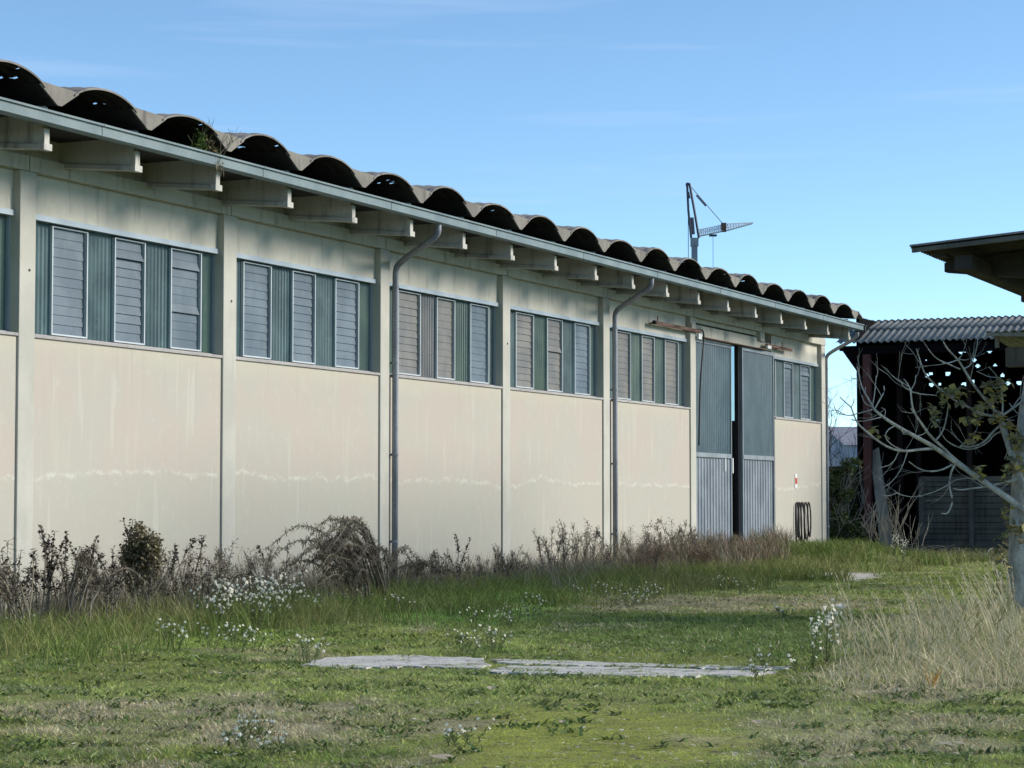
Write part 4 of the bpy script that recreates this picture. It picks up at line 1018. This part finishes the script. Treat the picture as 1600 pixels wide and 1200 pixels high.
GA = 'dead weeds with knobbly dark seed heads by the warehouse wall'
for i, (x, y, n) in enumerate([(36, 838, 2.6), (55, 817, 2.2), (72, 830, 2.2), (99, 836, 2.4), (137, 836, 2.4), (152, 835, 2.6), (196, 812, 2.2), (262, 838, 2.4), (301, 818, 2.4), (288, 850, 2.8), (20, 860, 3.), (120, 862, 3.), (330, 858, 3.),
        (705, 832, 2.8), (690, 858, 3.), (718, 866, 3.), (752, 860, 2.2), (765, 853, 2.2), (790, 866, 2.4), (955, 828, 1.6), (948, 842, 1.8), (870, 842, 2.), (1110, 838, 1.8), (430, 850, 2.), (385, 862, 2.4), (240, 860, 3.), (170, 868, 3.2)]):
    put(cpy(HW, i), x, y, n, .93, 'dead brown weed with knobbly dark seed heads among the wall weeds', group=GA)
PW = [plume_weed(60+i, stems=[4, 5, 3, 6][i], lean=[.2, .3, .45, .15][i], droop=[.1, .2, .35, .05][i]) for i in range(4)]
GB = 'dry plumed weeds standing along the warehouse wall'
rr = random.Random(77)
tops = [(8, 835), (20, 850), (90, 850), (112, 845), (160, 850), (182, 842), (255, 850), (280, 846), (318, 852), (345, 846), (352, 838), (372, 842), (395, 850), (410, 846), (425, 838), (435, 852), (520, 812), (540, 808), (552, 822), (566, 832), (580, 838), (592, 842), (612, 850), (640, 858), (665, 862), (680, 866),
        (735, 872), (745, 866), (780, 845), (800, 848), (812, 856), (836, 838), (850, 822), (862, 806), (872, 815), (882, 806), (893, 800), (905, 803), (915, 815), (925, 806), (940, 820), (968, 830), (985, 818), (1000, 826), (1012, 815), (1020, 822), (1035, 802), (1045, 777), (1052, 805), (1062, 795), (1075, 806), (1085, 815), (1095, 826), (1105, 822), (1120, 830), (1135, 826), (1150, 838), (1160, 842), (1175, 848), (1190, 856), (1205, 862), (1218, 862)]
for i, (x, y) in enumerate(tops):
    n = rr.uniform(1.0, 2.8); o = put(cpy(PW, i+i//4), x, y, n, 1.02, 'dry plumed weed standing in the strip along the warehouse wall', group=GB)
    if 820 < x < 1120: o.scale = (o.scale[0]*.75, o.scale[1]*.75, o.scale[2])
# reddish brushy weeds in front of the door
RW = [plume_weed(80+i, stems=9, hgt=1., head=(.30, .19, .125), lean=.3, droop=.05, n=16, ll=.09) for i in range(2)]
for i in range(34):
    x = rr.uniform(985, 1215); y = rr.uniform(826, 868)+max(0, x-1150)*.25; put(cpy(RW, i), x, y, rr.uniform(1.2, 3.4), 1.02, 'reddish brown bushy weed in front of the sliding door', group='reddish bushy weeds before the sliding door')
# distinctive shrubs
def bowdir(sgn): return math.atan2(D[1]*sgn, D[0]*sgn)
def shrub_at(o, x, y, n, rz, label, scale=1.):
    s, z = wall(x, y, n); p = W(n, s, 0); o.location = (p[0], p[1], -.03); o.rotation_euler = (0, 0, rz); o.scale = (scale,)*3; return tag(o, label, 'shrub')
shrub_at(arch_shrub(5, 3.0, 1.48, 26, 1.2), 588, 915, 2.9, bowdir(-1), 'largest dead shrub, its stems bowing left in a dark feathery arch')
shrub_at(arch_shrub(6, 1.7, 1.0, 12, 1.0, ((.10, .095, .055), (.14, .12, .08), (.09, .08, .06))), 560, 925, 3.4, bowdir(-1), 'low tangled shrub under the large dark feathery arch')
shrub_at(arch_shrub(7, 1.5, .95, 5, .7), 598, 905, 2.0, bowdir(1), 'dead shrub bowing right across the foot of the first downpipe')
shrub_at(arch_shrub(8, 1.5, .80, 6, .8), 655, 905, 2.5, bowdir(1), 'low dead shrub bowing right just past the first downpipe')
shrub_at(arch_shrub(9, 1.2, 1.12, 9, .9), 118, 930, 3.0, bowdir(1), 'dead shrub bowing right towards the rounded olive bush')
shrub_at(arch_shrub(12, 1.3, .95, 7, .7), 25, 935, 3.2, bowdir(-1), 'dead shrub bowing left at the left edge of the photo')
shrub_at(arch_shrub(13, 1.0, .72, 6, .6), 330, 915, 3.0, bowdir(1), 'low dead shrub behind the biggest patch of white flowers')
shrub_at(arch_shrub(14, 1.3, .78, 5, .5), 800, 892, 2.0, bowdir(1), 'small arched dry shrub at the foot of the fourth column', .8)
s, z = wall(220, 805, 2.6); p = W(2.6, s, 0)
ob = empty('olive_bush', (p[0], p[1], 0), 0, 'rounded olive brown bush taller than the weeds around it', 'shrub')
mb = MB(); mbL = MB(); rr = random.Random(8)
for i in range(12): twiggy(mb, (rr.uniform(-.12, .12), rr.uniform(-.1, .1), 0), (rr.uniform(-.2, .25), rr.uniform(-.2, .2), 1), rr.uniform(.55, .75), .014, 1, rr, .25, rr.choice(ST), 4)
OC = [(.26, .225, .13), (.21, .185, .12), (.33, .29, .17), (.14, .12, .085)]
for (dx, z_, rx, rz_, n) in [(.02, 1.02, .24, .24, 800), (.06, .82, .27, .26, 700), (-.02, 1.28, .09, .16, 160), (-.14, .95, .15, .2, 260), (.16, 1.1, .12, .2, 260), (.0, .6, .2, .2, 220)]:
    leafcloud(mbL, (dx, 0, z_), (rx*1.12, .24, rz_*1.05), int(n*1.7), OC, .065, 1.0, rr)
mb.build('branches', M['twig'], ob); mbL.build('foliage', M['leaf'], ob)
# dead branch lying in the grass
b = ground(60, 955); fbk = empty('fallen_branch', (b[0], b[1], 0), 0, 'dark curved dead branch lying over the grass at left', 'branch')
mb = MB()
def GP(x, y): q_ = atY(x, y, b[1]); return (q_[0]-b[0], 0, q_[2])
mb.tube(smooth_path([GP(58, 957), GP(80, 945), GP(105, 930), GP(120, 925), GP(140, 929), GP(158, 934)]), .035, .012, k=6, col=(.05, .042, .035)); mb.tube(smooth_path([GP(120, 940), GP(145, 936), GP(175, 922)]), .018, .008, k=5, col=(.09, .075, .05)); mb.build('branch', M['twig'], fbk)

# ---- white flowered weeds
def flowers(seed, spread, hgt, nst, nfl):
    rr = random.Random(seed); r = empty('white_flower'); mb = MB(); hb = MB()
    for _ in range(nst):
        a = rr.uniform(0, 6.28); rd = spread*rr.random()**.6; h_ = hgt*rr.uniform(.45, 1.); d = Vector((math.cos(a)*rd, math.sin(a)*rd, h_))
        b0 = Vector((d.x*.3, d.y*.3, 0)); P = [b0, b0.lerp(d, .5)+Vector((0, 0, .03)), d]
        mb.tube(P, .004, .0025, k=3, col=(.10, .12, .05), cap=False)
        for _ in range(9): q_ = b0.lerp(d, rr.uniform(.05, .8)); mb.leaf(q_, (rr.uniform(-1, 1), rr.uniform(-1, 1), .5), .011, .08, (.15, .19, .07))
        for _ in range(nfl):
            c_ = d+Vector((rr.gauss(0, .035), rr.gauss(0, .035), rr.gauss(-.01, .045))); mb.tube([d-Vector((0, 0, .04)), c_], .002, .0015, k=3, col=(.10, .12, .05), cap=False)
            nn = Vector((rr.gauss(0, .6), -.7+rr.gauss(0, .5), rr.uniform(.2, 1))).normalized(); u = nn.cross(Vector((0, 0, 1))); u = u.normalized() if u.length > .01 else Vector((1, 0, 0)); v = nn.cross(u)
            R_ = rr.uniform(.017, .028); k = 10; vs = [c_+nn*.003]
            for j in range(k): w_ = 2*math.pi*j/k; q_ = R_*(1 if j % 2 else .62); vs.append(c_+(u*math.cos(w_)+v*math.sin(w_))*q_)
            hb.col = (.88, .86, .74); hb.hascol = True; hb.add(vs, [(0, 1+j, 1+(j+1) % k) for j in range(k)])
            hb.col = (.55, .42, .08); vs = [c_+nn*.007]
            for j in range(5): w_ = 2*math.pi*j/5; vs.append(c_+nn*.004+(u*math.cos(w_)+v*math.sin(w_))*R_*.3)
            hb.add(vs, [(0, 1+j, 1+(j+1) % 5) for j in range(5)])
    mb.build('stems', M['leaf'], r); hb.build('flower_heads', M['leaf'], r); return r
FV = [flowers(90, .42, .58, 11, 3), flowers(91, .30, .34, 6, 2), flowers(92, .18, .22, 3, 2), flowers(93, .12, .62, 6, 6)]
rr = random.Random(15)
def putf(v, x, y, lab, grp, k=1.):
    o = cpy(FV, v); p = ground(x, y); o.location = (p[0], p[1], float(gz([p[0]], [p[1]])[0])); o.rotation_euler = (0, 0, rr.uniform(-.9, .9)); o.scale = (k, k, k); return tag(o, lab, 'flowering weed', grp)
for x, y in [(300, 965), (312, 985), (328, 955), (345, 972), (360, 985), (372, 962), (385, 978), (398, 988), (410, 970), (425, 985), (432, 960), (340, 990), (350, 945), (318, 940), (405, 950)]:
    putf(0, x, y, 'white flowered weed in the big flower patch left of centre', 'white flowers of the big patch left of centre', rr.uniform(.8, 1.1))
for x, y in [(245, 940), (248, 925), (232, 950)]: putf(0, x, y, 'white flowered weed below the rounded olive bush', 'white flowers below the olive bush', .8)
for x, y in [(485, 965), (492, 958), (548, 955), (562, 950), (575, 945), (622, 962), (630, 955), (265, 1012), (275, 1018), (375, 1022), (365, 1010), (330, 1018), (395, 1020), (478, 1035), (488, 1038), (30, 990), (50, 985)]:
    putf(1, x, y, 'low white flowered weed on the lawn before the wall weeds', 'white flowers on the lawn before the wall weeds', rr.uniform(.7, 1.))
for x, y in [(738, 1024), (722, 1020), (768, 1022), (775, 1018), (742, 985), (790, 980), (798, 975), (828, 965), (838, 960), (905, 940), (945, 935), (958, 945), (975, 930), (1000, 945), (1010, 940), (1022, 935), (1080, 915), (1130, 925), (1160, 930), (985, 950)]:
    putf(1, x, y, 'low white flowered weed beyond the pale concrete slabs', 'white flowers beyond the concrete slabs', rr.uniform(.6, .9))
putf(3, 1268, 1044, 'tall white flowered weed at the right end of the slabs', None, .8); putf(3, 1290, 1040, 'tallest white flowered weed, just right of its neighbour by the slabs', None, .95)
for x, y in [(1196, 1046), (1186, 1062), (1250, 1052), (1230, 968), (1222, 964)]: putf(2, x, y, 'small white flowered weed near the right end of the slabs', 'small white flowers near the slab end', .9)
for x, y in [(385, 1150), (398, 1146), (412, 1150), (372, 1160), (392, 1170), (420, 1176), (430, 1180), (442, 1178), (705, 1165), (718, 1168), (738, 1165), (368, 1172)]:
    putf(2, x, y, 'small white flowered weed in the near lawn', 'small white flowers in the near lawn', rr.uniform(.5, .8))
for x, y in [(1395, 885), (1402, 880), (1410, 888)]: putf(3, x, y, 'white flowered weed in the far grass before the shed', 'white flowers before the shed', .9)

OW = 'first second third fourth fifth sixth seventh eighth ninth tenth eleventh twelfth thirteenth fourteenth fifteenth sixteenth seventeenth eighteenth nineteenth twentieth'.split()
def ordw(i):
    if i < 20: return OW[i]
    t_ = ['twenty', 'thirty', 'forty', 'fifty', 'sixty', 'seventy'][(i+1)//10-2]
    return ['twentieth', 'thirtieth', 'fortieth', 'fiftieth', 'sixtieth', 'seventieth'][(i+1)//10-2] if (i+1) % 10 == 0 else t_+' '+OW[(i+1) % 10-1]
def opx(o): return float(projnp(o.location.x, o.location.y, 0.)[0])
def relabel(grp, what, bins):
    """bins: list of (right end px, place words)"""
    obs = sorted([o for o in sc.objects if o.parent is None and o.get('group') == grp], key=opx); lo = -1e9
    for hi, place in bins:
        sub = [o for o in obs if lo <= opx(o) < hi]; lo = hi
        for i, o in enumerate(sub): o['label'] = (what+', '+ordw(i)+' from left '+place) if len(sub) > 1 else (what+' '+place)
WB = [(41, 'left of the leftmost full column'), (357, 'below the first full window'), (600, 'below the second full window'), (791, 'below the third full window'), (950, 'below the fourth full window'), (1081, 'below the window left of the door'), (1208, 'before the sliding door'), (9999, 'right of the sliding door')]
relabel(GA, 'knobbly dark headed dead weed', WB); relabel(GB, 'dry plumed weed', WB)
relabel('reddish bushy weeds before the sliding door', 'reddish brown bushy weed', WB)
relabel('white flowers of the big patch left of centre', 'white flowered weed', [(9999, 'in the biggest flower patch')])
relabel('white flowers below the olive bush', 'white flowered weed', [(9999, 'below the rounded olive bush')])
relabel('white flowers on the lawn before the wall weeds', 'low white flowered weed', [(200, 'on the far left lawn'), (455, 'on the lawn below the biggest flower patch'), (9999, 'just left of the slabs')])
relabel('white flowers beyond the concrete slabs', 'low white flowered weed', [(9999, 'beyond the pale concrete slabs')])
relabel('small white flowers near the slab end', 'small white flowered weed', [(9999, 'near the right slab end')])
relabel('small white flowers in the near lawn', 'small white flowered weed', [(600, 'in the near lawn'), (9999, 'of the near lawn centre')])
relabel('white flowers before the shed', 'white flowered weed', [(9999, 'in the far grass before the shed')])
relabel('pale bare shoots in front of the shed', 'pale bare shoots', [(9999, 'in front of the dark shed')])

# ---- tall reeds in the dry grass at right
def reed(seed):
    rr = random.Random(seed); r = empty('reed_stalk'); mb = MB(); hb = MB()
    for _ in range(3):
        a = rr.uniform(2.2, 4.2); ln_ = rr.uniform(.15, .5); h_ = rr.uniform(.6, .95); P = [Vector((math.cos(a)*ln_*t_**1.8, math.sin(a)*ln_*t_**1.8, h_*t_)) for t_ in (0, .25, .5, .75, 1)]
        mb.tube(P, .005, .003, k=3, col=(.52, .46, .30), cap=False)
        for _ in range(12): q_ = P[3].lerp(P[4], rr.random()*1.1); hb.leaf(q_, (P[4]-P[3])+Vector((rr.gauss(0, .05), rr.gauss(0, .05), 0)), .006, .05, (.60, .53, .36))
        for _ in range(2): i = rr.randint(0, 2); hb.leaf(P[i], (rr.uniform(-1, 1), rr.uniform(-1, 1), 1), .008, .25, (.22, .22, .10))
    mb.build('stems', M['twig'], r); hb.build('seed_heads', M['leaf'], r); return r
RV = [reed(200+i) for i in range(5)]
for i in range(70):
    x = 1270+330*rr.random()**.7; y = rr.uniform(975, 1050)-max(0, x-1400)*.08; o = cpy(RV, i); p = ground(x, y)
    o.location = (p[0], p[1], 0); o.rotation_euler = (0, 0, rr.uniform(-.8, .8)); k = rr.uniform(.55, .85)*(1+.35*max(0, (x-1450)/150)); o.scale = (k, k, k)
    tag(o, 'straw coloured reed stalk rising from the dry grass at right', 'reed', 'straw coloured reeds in the dry grass')
# ---- leafy plant sprouting from the gutter
s, z = wall(330, 245, 1.6); gp = empty('gutter_plant', W(1.58, s, 7.1), RZ, 'green and dry plant sprouting out of the gutter', 'plant')
mb = MB(); mbL = MB(); rr = random.Random(4)
for i in range(11): twiggy(mb, (rr.uniform(-.03, .03), rr.uniform(-.5, .35), 0), (rr.uniform(-.2, .3), rr.uniform(-.4, .4), 1), rr.uniform(.2, .5), .008, 1, rr, .4, rr.choice([(.20, .17, .12), (.12, .13, .06)]), 3)
for (y_, z_, n, cc_) in [(-.35, .14, 110, [(.07, .12, .03), (.10, .15, .04)]), (-.3, .3, 50, [(.08, .13, .03)]), (.05, .08, 90, [(.12, .14, .05), (.2, .17, .09)]), (.2, .02, 60, [(.09, .12, .04)]), (-.05, .22, 30, [(.2, .16, .1)])]:
    leafcloud(mbL, (.03, y_, z_), (.08, .17, .14), n, cc_, .08, .8, rr)
for _ in range(30): mbL.leaf((.1, rr.uniform(.0, .25), rr.uniform(-.15, .05)), (.1, rr.uniform(-.3, .3), -1), .007, .14, (.24, .20, .14))
mb.build('stems', M['twig'], gp); mbL.build('foliage', M['leaf'], gp)
# ---- litter on the lawn
GL = 'fallen dry leaves on the lawn'
proto = None
for i, (x, y) in enumerate([(875, 1072), (890, 1071), (197, 1103), (880, 1138), (700, 1191), (952, 1168), (1480, 1181), (1500, 1180), (1185, 1140), (355, 1192), (600, 1190), (1575, 1122), (770, 1092), (745, 1046), (320, 1133), (1150, 1190), (690, 1196), (1560, 1105)]):
    if proto is None:
        mb = MB(); mb.leaf((-.05, 0, .015), (1, .2, .12), .035, .12, (.55, .46, .34), .2); proto = mb.build('fallen_leaf', M['leaf']); o = proto
    else: o = link_copy(proto)
    p = ground(x, y); o.location = (p[0], p[1], float(gz([p[0]], [p[1]])[0])+.03); o.rotation_euler = (0, 0, rr.uniform(0, 6)); k = rr.uniform(.7, 1.5); o.scale = (k, k, k)
    tag(o, 'dry brown fallen leaf lying on the near lawn', 'leaf', GL)
p = ground(1312, 957); mb = MB(); rr = random.Random(3)
for i in range(5): mb.leaf((rr.uniform(-.05, .05), rr.uniform(-.03, .03), .03), (rr.uniform(-1, 1), -.3, rr.uniform(.2, .9)), .05, .10, (.8, .8, .82), .6)
o = mb.build('litter_scrap', M['leaf']); o.location = (p[0], p[1], .02); tag(o, 'crumpled white scrap of litter on the dark green grass', 'litter')
p = ground(1455, 1080); mb = MB()
for i in range(9): mb.leaf((0, 0, 0), (rr.uniform(-.5, .7), rr.uniform(-.4, .4), 1), .012, rr.uniform(.15, .28), (.52, .30, .09), .3)
o = mb.build('orange_weed', M['leaf']); o.location = (p[0], p[1], 0); tag(o, 'small bright orange dried weed in the straw grass', 'weed')
relabel('straw coloured reeds in the dry grass', 'straw coloured reed stalk', [(9999, 'in the dry grass')])
relabel(GL, 'dry brown fallen leaf', [(9999, 'on the near lawn')])
